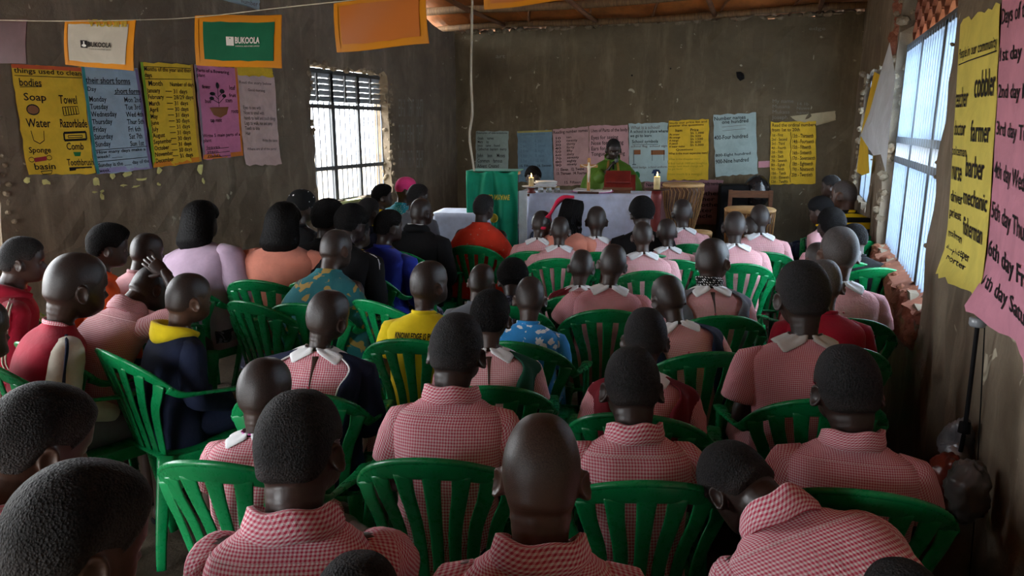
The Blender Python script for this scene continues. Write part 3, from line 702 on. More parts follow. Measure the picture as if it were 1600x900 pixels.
for k, x in enumerate(np.linspace(XL + .1, XR - .2, 7)):
    pole('rafter', (x, 10.2, 3.2), (x + .05, 6.6, 4.02), .035, M['beam'], k); pole('strut', (x + .2, 9.85, 3.09), (x + .42, 9.3, 3.3), .016, M['beam'], k)
for x in (-3.9, -2.6, -1.1, .1): pole('tie_beam', (x, 9.9, 3.1), (x + .1, 4.0, 3.35), .03, M['beam'], x)
# crest of stones and mud along the top of the back wall
for u in np.arange(XL, XR, .11): put(ST[rs.randint(5)], wall_back, (u, YB + rs.uniform(.0, .06), ZT + rs.uniform(-.02, .02)), (rs.uniform(.05, .09), .05, rs.uniform(.02, .05)), 0)
for sx, X0, X1 in ((0, XL - .2, XL), (1, XR, XR + .2)):  # gable walls under the roof slope, shutting off light above the side walls
    prof = [(YB + .1, 2.95), (9.2, 3.10), (6.7, 3.93), (3.3, 4.80), (-.2, 3.97), (YR, 3.2), (YR, 2.9)]; V = [(x, y, z) for x in (X0, X1) for y, z in prof]; n_ = len(prof)
    tag(mk('gable_%d' % (sx + 1), V, [tuple(range(n_)), tuple(range(2 * n_ - 1, n_ - 1, -1))] + [(i, (i + 1) % n_, (i + 1) % n_ + n_, i + n_) for i in range(n_)], M['plaster_side'], smooth=False), kind='structure')
# window grilles
def grille(n, axis, c, a, b, z0, z1, mid, bars, posts, louver=None, panes=False, bmat=None):
    w_ = empty('window_%d' % n, kind='structure'); s = -1 if c < 0 else 1
    def bx(name, u, z, du, dz, t=.03, mat=None, ox=0, rx=0):
        m_ = MB().box((c + ox, u, z), (t, du, dz), ry=rx); return m_.build(name, mat or M['iron'], w_)
    for z in mid: bx('rail', (a + b) / 2, z, b - a, .045, .035)
    bx('rail', (a + b) / 2, z0, b - a, .035); bx('rail', (a + b) / 2, z1, b - a, .05)
    for u in (a + .02, b - .02): bx('frame_post', u, (z0 + z1) / 2, .045, z1 - z0)
    for u in posts: bx('mullion', u, (z0 + z1) / 2, .05, z1 - z0, .03)
    me = MB().box((0, 0, 0), (.012, .012, 1)).mesh('bar', bmat or M['bar'])
    zb = sorted([z0] + mid + [z1])
    for u in np.linspace(a + .06, b - .06, bars):
        o = link('bar', me, w_, (c + .012 * -s, u, (z0 + (louver[0] if louver else z1)) / 2)); o.scale = (1, 1, (louver[0] if louver else z1) - z0)
    if louver:
        lz0, lz1, cols, rows = louver; dw = (b - a) / cols
        for q in range(cols):
            for r_ in range(rows):
                zz = lz0 + (r_ + .5) * (lz1 - lz0) / rows; bx('louver_slat', a + (q + .5) * dw, zz, dw - .05, (lz1 - lz0) / rows * .95, .006, M['louver'], 0, R(22) * -s)
            bx('mullion', a + (q + 1) * dw - .005, (lz0 + lz1) / 2, .03, lz1 - lz0, .03)
    if panes:
        for (p0, p1) in panes:
            us = [a] + list(posts) + [b]
            for u0, u1 in zip(us, us[1:]): bx('pane', (u0 + u1) / 2, (p0 + p1) / 2, u1 - u0 - .04, p1 - p0 - .03, .006, M['pane'], .02 * s)
    return w_
XG = XL - .13
grille(1, 'X', XG, 6.46, 8.05, .93, 2.34, [1.97, 1.30], 16, [6.98, 7.50], louver=(2.02, 2.33, 6, 5))
grille(2, 'X', XG, -.9, 3.10, .9, 2.40, [1.93, 1.30], 36, [.1, 1.1, 2.1], louver=(2.0, 2.28, 6, 5))
grille(3, 'X', XR + .085, 3.90, 6.15, .86, 2.30, [1.52, 1.66], 25, [4.55, 5.35], panes=[(.88, 1.52), (1.66, 2.28)], bmat=M['palebar'])
grille(4, 'X', XR + .085, 7.2, 9.0, 1.0, 2.25, [1.5, 1.62], 18, [7.8, 8.4], panes=[(1.0, 1.5), (1.62, 2.25)], bmat=M['palebar'])
# brick vent over the near right window
w3 = bpy.data.objects['window_3']
for r_ in range(6):
    for q in range(14):
        m_ = MB().box((XR + .10, 4.0 + q * .155 + (r_ % 2) * .0, 2.37 + r_ * .066), (.03, .10, .012), rx=R(38 if (q + r_) % 2 else -38)); m_.build('brick', M['clay'], w3)
MB().box((XR + .19, 4.95, 2.53), (.02, 2.5, .44)).build('vent_backing', simple('vent_mesh', (.05, .035, .03), .9), w3)
MB().box((XL - .10, 7.22, .915), (.22, 1.5, .03)).build('sill', M['sill'], bpy.data.objects['window_1'])
# outdoors
gv = MB().box((-2, 4, -.25), (80, 80, .2)); tag(gv.build('ground', M['ground']), kind='structure')
bo = empty('building', (4.6, 9.6, -.15), 0, 'plain grey block building outside beyond the near right window', 'building')
MB().box((0, 0, .85), (3, 5, 1.7)).build('wall', M['rubble'], bo); 
for k in range(4): MB().box((-1.52, -1.8 + k * 1.1, 1.2), (.06, .5, .5)).build('window', M['iron'], bo)
MB().box((0, 0, 1.74), (3.4, 5.4, .08)).build('roof', M['iron'], bo)
# ------------------------------------------------------------ wall marks
scrap = simple('paper_scrap', (.62, .58, .22), .8, .2)
def scrap_on(x, y, sx, sy, k, X=XL + .008, mat=scrap, axis='X', par=None):
    p = atX(x, y, X) if axis == 'X' else atY(x, y, YB - .012); a = np.linspace(0, 6.28, 9)[:-1]; r_ = np.random.RandomState(k); rr = r_.uniform(.4, 1.1, 8)
    if axis == 'X': V = [(p[0], p[1] + math.cos(t) * q * sx, p[2] + math.sin(t) * q * sy) for t, q in zip(a, rr)] + [(p[0] + .004, p[1], p[2])]
    else: V = [(p[0] + math.cos(t) * q * sx, p[1], p[2] + math.sin(t) * q * sy) for t, q in zip(a, rr)] + [(p[0], p[1] - .004, p[2])]
    mk('paper_scrap', V, [(i, (i + 1) % 8, 8) for i in range(8)], mat, par or wall_left, smooth=False)
for k, (x, y, sx, sy) in enumerate(((150, 284, .03, .04), (152, 300, .07, .02), (158, 306, .03, .05), (200, 272, .04, .03), (193, 290, .03, .01), (222, 280, .06, .012), (248, 266, .03, .04), (314, 265, .035, .06), (175, 276, .025, .03), (42, 282, .04, .03), (248, 288, .02, .02), (73, 285, .04, .03), (213, 291, .05, .01), (318, 283, .015, .03))): scrap_on(x, y, sx * 1.2, sy, k)
for k, (x, y) in enumerate(((478, 110 + 30), (452, 136), (447, 143), (462, 150), (455, 190), (515, 75), (440, 182), (470, 160), (335, 285), (350, 120))): scrap_on(x, y, .015, .015, k + 40, mat=M['rubble'])
for k, (x, y, s_) in enumerate(((815, 160, .018), (830, 158, .02), (838, 170, .02), (879, 155, .02), (836, 177, .012), (772, 160, .012), (1157, 118, .09), (987, 118, .02), (1048, 107, .02))): scrap_on(x, y, s_, s_ * .8, k + 60, mat=M['rubble'] if k < 6 else black, axis='Y', par=wall_back)

# ------------------------------------------------------------ posters and lettering
texts = []
def text_mesh_all():
    """all lettering is made as font curves, evaluated once and mapped onto its sheet"""
    obs = []
    for t in texts:
        cu = bpy.data.curves.new('t', 'FONT'); cu.body = t['s']; cu.size = 1; cu.offset = t.get('bold', .012); cu.resolution_u = 2; cu.space_line = t.get('ls', 1.0)
        o = bpy.data.objects.new('t', cu); C.objects.link(o); obs.append(o)
    bpy.context.view_layer.update(); dg = bpy.context.evaluated_depsgraph_get()
    for t, o in zip(texts, obs):
        me = o.evaluated_get(dg).to_mesh(); V = np.zeros(len(me.vertices) * 3); me.vertices.foreach_get('co', V); V = V.reshape(-1, 3); Fc = [tuple(p.vertices) for p in me.polygons]; o.evaluated_get(dg).to_mesh_clear()
        if len(V) == 0: continue
        lo, hi = V.min(0), V.max(0); u0, u1, v0, v1 = t['box']; n = (V - lo) / np.maximum(hi - lo, 1e-6)
        nl = t['s'].count('\n') + 1
        t['dst'].append((u0 + (u1 - u0) * n[:, 0], v1 + (v0 - v1) * n[:, 1], Fc, t['col']))
    for o in obs: cu = o.data; bpy.data.objects.remove(o); bpy.data.curves.remove(cu)
INK = {}
def ink(c):
    if c not in INK: INK[c] = newmat('ink', {'k': (.012, .01, .012), 'f': (.16, .13, .12), 'w': (.75, .75, .72), 'b': (.03, .05, .12), 'g': (.02, .18, .05), 'r': (.35, .03, .04), 'br': (.25, .10, .04), 'y': (.75, .62, .08), 'c': (.24, .22, .18), 'p': (.35, .12, .16), 'pb': (.1, .17, .22), 'dy': (.4, .28, .02)}[c], .7, .2)[0]
    return INK[c]
pending = []
def paper_mat(col): 
    key = 'paper_%d_%d_%d' % tuple(int(q * 255) for q in col)
    if key not in CM:
        m, nt, b = newmat(key, col, .75, .25); v = coord(nt); n = noise(nt, v, 7, 5, .65, .5)
        nt.links.new(ramp(nt, n, [(.35, tuple(q * .82 for q in col)), (.65, col)]), b.inputs['Base Color']); bump(nt, b, n, .25, .01); CM[key] = m
    return CM[key]
def poster(label, quad, plane, col, items, name='poster', cat='poster', border=None, group=None, bulge=.012, lines=(), shapes=(), parent=None, seed=1, gap=.012, curl=.02):
    """quad = 4 pixel corners TL TR BR BL on a wall plane; items (text,u0,u1,v0,v1,ink) with v down"""
    ax, c = plane
    Q = [np.array((atX if ax == 'X' else atY)(x, y, c)) for x, y in quad]; nrm = np.array([1., 0, 0]) if (ax == 'X' and c < 0) else (np.array([-1., 0, 0]) if ax == 'X' else np.array([0, -1., 0]))
    def S(u, v, off=0.0):
        u = np.asarray(u, float); v = np.asarray(v, float)
        P = (Q[0] * ((1 - u) * (1 - v))[..., None] + Q[1] * (u * (1 - v))[..., None] + Q[2] * (u * v)[..., None] + Q[3] * ((1 - u) * v)[..., None])
        d = gap + bulge * (np.sin(u * 5 + seed) * np.sin(v * 4 + seed * 2) * .5 + .5) + curl * (np.clip(v - .85, 0, 1) / .15) ** 2 * (.5 + .5 * np.sin(u * 6 + seed)) + off
        return P + nrm * d[..., None]
    nn = 13; g = np.linspace(0, 1, nn); U, W = np.meshgrid(g, g); rsn = np.random.RandomState(seed)
    Ue, We = U.copy(), W.copy(); j = rsn.uniform(-.012, .012, (nn, nn))
    Ue[:, 0] += j[:, 0]; Ue[:, -1] += j[:, 1]; We[-1, :] += j[2, :]; We[0, :] += j[3, :]
    G = S(Ue, We); B = S(Ue, We, -.0012); V = np.concatenate([G.reshape(-1, 3), B.reshape(-1, 3)]); q = nn * nn
    Fc = [(i * nn + k, (i + 1) * nn + k, (i + 1) * nn + k + 1, i * nn + k + 1) for i in range(nn - 1) for k in range(nn - 1)]; Fc += [tuple(x + q for x in f[::-1]) for f in Fc]
    o = mk(name, V, Fc, paper_mat(col), parent); tag(o, label, cat, group)
    def strip(nm, u0, u1, v0, v1, mat, off=.0012):
        a, b_ = np.meshgrid(np.linspace(u0, u1, 7), np.linspace(v0, v1, 7)); g2 = S(a, b_, off).reshape(-1, 3)
        return mk(nm, g2, [(i * 7 + k, (i + 1) * 7 + k, (i + 1) * 7 + k + 1, i * 7 + k + 1) for i in range(6) for k in range(6)], mat, o)
    for bd in (border or []):
        side, bc = bd; bm_ = paper_mat(bc); wv = .05
        strip('paper_edging', *{'l': (0, wv, 0, 1), 'r': (1 - wv, 1, 0, 1), 't': (0, 1, 0, wv * .7), 'b': (0, 1, 1 - wv, 1)}[side], bm_)
    dst = []
    for it in items: texts.append(dict(s=it[0], box=it[1:5], col=it[5] if len(it) > 5 else 'k', dst=dst, bold=it[6] if len(it) > 6 else .012))
    def seg(u0, v0, u1, v1, w_, cc):
        d = np.array([u1 - u0, v1 - v0]); L = np.linalg.norm(d) + 1e-9; n_ = np.array([-d[1], d[0]]) / L * w_ / 2; t = np.linspace(0, 1, 4)
        A = np.concatenate([np.array([[u0, v0]]) + np.outer(t, d) + n_, np.array([[u0, v0]]) + np.outer(t, d) - n_]); dst.append((A[:, 0], A[:, 1], [(i, i + 1, i + 5, i + 4) for i in range(3)], cc))
    for l in lines: seg(*l[:4], l[4] if len(l) > 4 else .006, l[5] if len(l) > 5 else 'k')
    for pl in shapes:     # polygons (list of (u,v), ink)
        A = np.array(pl[0]); dst.append((A[:, 0], A[:, 1], [tuple(range(len(A)))], pl[1]))
    pending.append((o, S, dst)); return o
def flush_lettering():
    text_mesh_all()
    for o, S, dst in pending:
        by = {}
        for k, (u, v, Fc, cc) in enumerate(dst): by.setdefault(cc, []).append((S(np.asarray(u), np.asarray(v), .0022 + .00015 * (k % 4)), Fc))
        for cc, L in by.items():
            mb = MB()
            for V, Fc in L: mb.add(V, Fc)
            V, Fc, _ = mb.arr(); tag(mk('lettering', V, Fc, ink(cc), o, smooth=False), kind='stuff')
YEL = (.78, .50, .035); PBL = (.36, .47, .55); PNK = (.62, .20, .34); PPK = (.66, .42, .42); PLB = (.43, .56, .55); ORG = (.72, .22, .04)
LW = ('X', XL)
def ell(cu, cv, a, b_, n=12): return [(cu + a * math.cos(t), cv + b_ * math.sin(t)) for t in np.linspace(0, 2 * math.pi, n + 1)[:-1]]
def loop(pts, w_=.006, c='k', close=True):
    P = list(pts) + ([pts[0]] if close else []); return [(p[0], p[1], q[0], q[1], w_, c) for p, q in zip(P, P[1:])]
poster('yellow hand-lettered chart of washing things, leftmost on the left wall', [(15, 100), (125, 106), (144, 271), (40, 274)], LW, YEL,
       [('things used to clean', .02, .98, .03, .09), ('bodies', .07, .36, .12, .19), ('Soap', .10, .40, .25, .34), ('Towel', .58, .86, .26, .34), ('Water', .08, .42, .48, .56), ('Razorblade', .56, .98, .48, .56),
        ('Sponge', .06, .38, .74, .81), ('Comb', .62, .88, .70, .77), ('basin', .10, .42, .89, .95), ('Toothbrush', .60, 1.0, .855, .92)], border=[('t', (.7, .12, .04))],
       lines=loop(ell(.2, .40, .085, .045), .012) + [(.15, .43, .25, .37, .01)] + loop([(.62, .37), (.86, .36), (.87, .43), (.63, .45)]) + [(.62 + k * .04, .37, .63 + k * .04, .44, .012) for k in range(6)]
       + loop([(.13, .59), (.15, .68), (.23, .71), (.30, .68), (.31, .59)], .008, 'k', False) + loop([(.6, .61), (.94, .60), (.94, .67), (.6, .68)], .022) + loop([(.66, .635), (.88, .63), (.88, .65), (.66, .655)], .008)
       + loop(ell(.08, .855, .04, .022)) + loop(ell(.34, .84, .04, .022)) + loop([(.18, .965), (.2, .995), (.34, .99), (.36, .96)], .007) + [(.07, .20, .36, .19)] + [(.02, .10, .98, .095)],
       shapes=[(ell(.2, .40, .08, .04), 'br'), ([(.12, .84), (.30, .825), (.30, .865), (.12, .88)], 'r'), ([(.71, .79), (.83, .79), (.81, .83), (.73, .83)], 'g'), ([(.62, .935), (.96, .93), (.96, .945), (.72, .95), (.71, .965), (.62, .97)], 'k')], seed=2)
poster('pale blue chart listing the seven days, second on the left wall', [(124, 104), (212, 108), (234, 263), (147, 272)], LW, PBL,
       [('their short forms', .04, .82, .09, .15), ('Day', .05, .20, .18, .235), ('short form', .52, .97, .19, .245), ('Monday\nTuesday\nWednesday\nThursday\nFriday\nSaturday\nSunday', .05, .50, .27, .76), ('Mon 2nd\nTue 3rd\nWed 4th\nThur 5th\nFri 6th\nSat 7th\nSun 1st', .66, .97, .275, .76), ('How many days make a\nweek? ____', .05, .93, .78, .86), ('Sunday is the ___ day of the\nweek.', .05, .97, .90, .99)],
       border=[('l', (.05, .30, .30)), ('b', (.35, .32, .55)), ('r', (.2, .16, .3))], lines=[(.04, .155, .82, .155), (.5, .25, .97, .25), (.04, .775, .97, .77), (.04, .885, .95, .88)], seed=3)
poster('yellow chart of the months with orange bottom strip, third on the left wall', [(217, 97), (298, 101), (312, 252), (236, 262)], LW, YEL,
       [('Months of the year and their\ndays', .05, .95, .04, .15), ('Month', .10, .36, .17, .22), ('Number of days', .50, .98, .18, .235), ('January\nFebruary\nMarch\nApril\nMay\nJune\nJuly\nAugust\nSeptember\nOctober\nNovember\nDecember', .05, .42, .24, .96), ('31 days\n28/29 days\n31 days\n30 days\n31 days\n30 days\n31 days\n31 days\n30 days\n31 days\n30 days\n31 days', .55, .95, .25, .95)],
       border=[('l', (.25, .42, .03)), ('b', (.75, .25, .02)), ('r', (.5, .28, .05))], lines=[(.40, .27 + k * .058, .52, .272 + k * .058, .007) for k in range(12)] + [(.05, .155, .95, .15), (.05, .04, .95, .04)], seed=4)
poster('pink chart with a drawn flowering plant, fourth on the left wall', [(300, 100), (367, 106), (378, 243), (316, 249)], LW, PNK,
       [('Parts of a flowering\nplant', .03, .80, .04, .14), ('flower', .12, .32, .21, .25), ('leaf', .78, .92, .20, .25), ('fruit', .76, .92, .29, .33), ('stem', .66, .82, .35, .39), ('bud', .16, .30, .36, .40), ('roots', .78, .95, .47, .51), ('tap root', .24, .52, .57, .62), ('Write 5 main parts of a\nplant', .03, .95, .73, .83), ('leaves\nstem\nroots', .10, .40, .86, .985)],
       border=[('b', ORG), ('r', ORG), ('l', (.3, .25, .3))], lines=[(.5, .22, .49, .44, .012), (.5, .36, .36, .29, .008), (.5, .33, .62, .28, .008), (.5, .40, .34, .36, .008), (.5, .40, .66, .33, .008), (.08, .9, .62, .89), (.08, .945, .62, .935), (.08, .985, .62, .98)],
       shapes=[(ell(.36, .30, .07, .02), 'k'), (ell(.6, .27, .06, .025), 'k'), (ell(.5, .21, .04, .035), 'k'), (ell(.33, .35, .06, .02), 'k'), (ell(.64, .32, .05, .02), 'k'), ([(.25, .45), (.72, .44), (.66, .52), (.5, .56), (.34, .53)], 'br')], seed=5)
poster('faded pale pink sheet of faint writing, fifth on the left wall', [(367, 117), (426, 121), (437, 257), (381, 258)], LW, (.60, .42, .38),
       [('Read the story below', .05, .9, .06, .10, 'f'), ('Good morning', .25, .7, .14, .18, 'f'), ('Eyes to see with\nNose to smell with\nhands to hold and touch things\nLegs to walk, run and jump\nTeeth to bite\nHair', .08, .95, .33, .66, 'f'), ('Write the name', .5, .95, .70, .735, 'f'), ('Where are all of the parts?', .08, .9, .80, .84, 'f')], seed=6)
poster('strip of yellow paper above the faded pink sheet', [(365, 102), (424, 107), (426, 122), (366, 118)], LW, YEL, [], name='paper_strip', cat='paper', seed=7, gap=.008, bulge=.003, curl=0)
BW = ('Y', YB)
poster('pale green sheet behind the green banner, leftmost on the back wall', [(744, 205), (795, 205), (795, 267), (744, 267)], BW, (.32, .40, .36), [('Examples of abbreviations', .03, .97, .02, .08), ('Goals     names\nMary     by\nJesus    came    found\nCathechist  baptism  mercy', .05, .95, .14, .50), ('John     bon     Moses\nCommon    famous\nAdvent  Created', .05, .9, .56, .92)], seed=8)
poster('slate blue sheet with dim writing, second on the back wall', [(809, 205), (863, 203), (866, 283), (811, 284)], BW, (.16, .26, .33), [('Counting numbers', .1, .8, .04, .10, 'pb'), ('1. one\n2. two\n3. three\n4. four\n5. five', .08, .3, .16, .62, 'pb'), ('6. six\n7. seven\n8. eight\n9. nine\n10. ten', .5, .8, .16, .62, 'pb'), ('15. Fifteen    16. Sixteen', .05, .95, .66, .71), ('17. Seventeen\n18. Eighteen', .05, .5, .76, .92, 'pb')], border=[('t', (.4, .34, .1))], seed=9)
poster('dusty pink number chart behind the crucifix', [(864, 202), (920, 198), (922, 289), (867, 290)], BW, (.50, .30, .29), [('Reading number names', .02, .98, .03, .10), ('10\n20\n30\n40\n50\n60\n70\n80\n90', .05, .22, .14, .66), ('ten\ntwenty\nthirty\nforty\nfifty\nsixty\nseventy\neighty\nninety', .38, .72, .14, .66), ('11. Eleven   12. Twelve\n13. Thirteen  14. Fourteen', .08, .97, .69, .81), ('15. Fifteen', .3, .75, .92, .97)], seed=10)
poster('pink chart on uses of the body directly behind the standing man', [(921, 197), (982, 195), (984, 283), (922, 285)], BW, (.56, .32, .33), [('Uses of Parts of the body', .05, .98, .05, .13), ('Eyes for seeing\nNose for smelling\nEars for hearing\nTongue for tasting', .05, .9, .17, .55)], seed=11)
poster('pale green school chart to the right of the standing man', [(983, 193), (1044, 192), (1044, 283), (984, 284)], BW, PLB, [('What is a school?', .05, .8, .04, .10, 'f'), ('A school is a place where\nwe go to learn', .03, 1.0, .11, .25), ('School symbols', .08, .75, .28, .35), ('school flag  school sign', .05, .98, .37, .42, 'f'), ('school badge  school uniform', .03, .98, .73, .78, 'f')],
       lines=[(.12, .45, .12, .70, .012), (.08, .70, .18, .70, .012), (.6, .46, .6, .64, .01), (.9, .46, .9, .64, .01), (.08, .36, .75, .36)], shapes=[([(.13, .45), (.30, .45), (.30, .53), (.13, .53)], 'br'), ([(.57, .46), (.92, .46), (.92, .54), (.57, .54)], 'br'), ([(.62, .80), (.70, .79), (.78, .80), (.82, .86), (.76, .86), (.76, .97), (.64, .97), (.64, .86), (.58, .86)], 'b'), (ell(.2, .89, .08, .07), 'g')], seed=12)
poster('yellow shopping price chart on the middle of the back wall', [(1045, 189), (1108, 186), (1107, 281), (1043, 281)], BW, YEL, [('Study our price list and\nanswer the questions', .02, .95, .02, .11), ('Item', .18, .35, .14, .19), ('Price', .55, .75, .14, .19), ('An eraser\nAn orange\nA mango\nA pencil\nA water melon', .03, .42, .21, .45), ('Sh 1,000\nSh 500\nSh 1500\nSh 600\nSh 5,000', .55, .88, .20, .44), ('Questions', .2, .62, .47, .51), ('What is the most expensive item?', .02, .98, .53, .58), ('What is the cheapest item?', .02, .8, .63, .67, 'dy'), ('If Bob had sh 1000 and bought a\nmango how much change will\nhe get back?', .02, .96, .70, .84, 'dy'), ('How much is a mango?', .02, .85, .88, .93, 'dy')], seed=13)
poster('pale blue number name sheet, right of the yellow price chart', [(1115, 180), (1181, 176), (1184, 271), (1118, 276)], BW, (.40, .52, .50), [('Number names', .02, .76, .03, .09), ('one hundred', .2, .82, .09, .15), ('400-Four hundred', .0, .80, .33, .40), ('800-Eight hundred', .02, .85, .63, .69), ('900-Nine hundred', .02, .80, .72, .79)], seed=14, lines=[(.2, .2, .76, .19, .005, 'f'), (.2, .26, .76, .25, .005, 'f')])
poster('cream torn paper behind the rightmost yellow chart', [(1234, 182), (1305, 173), (1306, 188), (1262, 200)], BW, (.50, .42, .26), [], name='torn_paper', cat='paper', seed=15, gap=.004, bulge=.004)
poster('yellow ordinal number chart, rightmost on the back wall', [(1205, 191), (1275, 190), (1274, 287), (1203, 288)], BW, YEL, [('Read the ordinal numbers\nfrom 1st to 20th', .02, 1.0, .02, .15), ('1st - First\n2nd - Second\n3rd - Third\n4th - Fourth\n5th - Fifth\n6th - Sixth\n7th - Seventh\n8th - Eighth\n9th - Ninth\n10th - Tenth\n11th - Eleventh\n12th - Twelfth', .02, .42, .18, .98), ('13th - Thirteenth\n14th - Fourteenth\n15th - Fifteenth\n16th - Sixteenth\n17th - Seventeenth\n18th - Eighteenth\n19th - Nineteenth\n20th - Twentieth', .48, .99, .19, .88)],
       lines=[(.44 + .02 * (k % 2), .16 + k * .09, .44 + .02 * ((k + 1) % 2), .25 + k * .09, .012) for k in range(9)], seed=16)
poster('small pink scrap of paper between the two right charts', [(1185, 252), (1204, 251), (1204, 261), (1185, 262)], BW, (.62, .30, .34), [], name='torn_paper', cat='paper', seed=17, bulge=.002)
poster('dull pink chart low on the back wall behind the drum', [(1008, 283), (1131, 281), (1130, 350), (1008, 352)], BW, (.40, .21, .23), [('Naming days of the week', .02, .6, .04, .14), ('Reading family members', .62, .98, .04, .14), ('mother\nfather\nbrother\nsister\nuncle', .62, .98, .25, .85)], lines=[(.6, .2, .6, .95, .006)], seed=18)
RW = ('X', XR)
poster('yellow chart of people and jobs on the right wall', [(1509, 36), (1571, 4), (1548, 476), (1484, 424)], RW, (.72, .60, .12), [('People in our community', .06, .98, .11, .165), ('teacher', .04, .42, .27, .35), ('cobbler', .55, .98, .22, .32), ('doctor', .05, .40, .40, .46), ('farmer', .52, .92, .40, .48), ('policeman', .03, .45, .50, .55), ('barber', .45, .85, .53, .61), ('nurse', .05, .35, .58, .635), ('driver', .06, .40, .675, .72), ('mechanic', .42, .97, .65, .71), ('priest', .05, .38, .745, .79), ('fisherman', .44, .92, .755, .82), ('mailman', .05, .42, .825, .86), ('shopkeeper', .05, .66, .87, .915), ('porter', .15, .6, .92, .945)],
       lines=[(.06, .175, .98, .165, .005)], seed=19, bulge=.012, curl=.05)
poster('pink chart of the days, rightmost sheet on the right wall', [(1577, 0), (1665, -40), (1650, 600), (1545, 478)], RW, (.60, .25, .33), [('Days of the week', .03, .9, .03, .10), ('1st day Sunday', .03, .98, .16, .22), ('2nd day Monday', .03, .98, .28, .34), ('3rd day Tuesday', .03, .98, .40, .46), ('4th day Wednesday', .03, .98, .53, .60), ('5th day Thursday', .03, .98, .66, .73), ('6th day Friday', .03, .98, .78, .85), ('7th day Saturday', .03, .98, .88, .94)], seed=20, curl=.05, bulge=.01)
# chalk writing and lines straight on the walls
chalk = []
def wall_writing(plane, items, lines=()):
    ax, c = plane
    for (s, x0, x1, y0, y1) in items:
        dst = []; texts.append(dict(s=s, box=(x0, x1, y0, y1), col='c', dst=dst, bold=.0))
        chalk.append((plane, dst))
wall_writing(BW, [('My name\nMusana\nMukasa\nJoseph', 1206, 1240, 155, 188), ('14 1b\nNuwe\nhanna', 1245, 1265, 160, 178), ('edge', 1264, 1290, 42, 49), ('art', 775, 790, 86, 91)])
for k in range(9): wall_writing(LW, [('ETHT'[k % 4] + 'IHITIHI'[:3 + k % 4], 622 + (k % 3) * 14, 632 + (k % 3) * 14, 155 + (k // 3) * 40, 160 + (k // 3) * 40 + 22)])
# hanging torn sheets near the far right window
def hanging(label, pts, mat, X, name='torn_paper'):
    V = []; n = len(pts)
    for k, (x, y) in enumerate(pts): p = atX(x, y, X); V.append((p[0] + .02 * math.sin(k * 1.7), p[1], p[2]))
    c = np.mean(V, 0); c[0] -= .05; V.append(tuple(c)); V2 = [(a + .002, b_, d) for a, b_, d in V]
    Fc = [(k, (k + 1) % n, n) for k in range(n)]; Fc += [tuple(q + n + 1 for q in f[::-1]) for f in Fc]
    tag(mk(name, V + V2, Fc, mat, smooth=False), label, 'paper')
hanging('ragged yellow paper hanging by the far right window', [(1366, 112), (1372, 118), (1366, 190), (1360, 230), (1356, 270), (1344, 274), (1341, 268), (1347, 215), (1352, 160)], paper_mat(YEL), XR - .05)
hanging('curled white sheet dangling from the right wall between windows', [(1390, 66), (1393, 120), (1391, 200), (1389, 268), (1381, 266), (1379, 240), (1368, 243), (1347, 212), (1355, 175), (1372, 120)], paper_mat((.62, .66, .70)), XR - .10)
poster('pale blue paper scrap high on the left wall', [(340, -14), (404, -10), (403, 17), (345, 0)], LW, (.35, .45, .50), [('number', .5, .95, .5, .8, 'f')], name='torn_paper', cat='paper', seed=23)
flush_lettering()
for (ax, c), dst in chalk:
    for (u, v, Fc, cc) in dst:
        V = [((atX if ax == 'X' else atY)(a, b_, c)) + ((.008, 0, 0) if ax == 'X' else (0, -.012, 0)) for a, b_ in zip(u, v)]
        mk('chalk_writing', V, Fc, ink('c'), wall_left if ax == 'X' else wall_back, smooth=False)
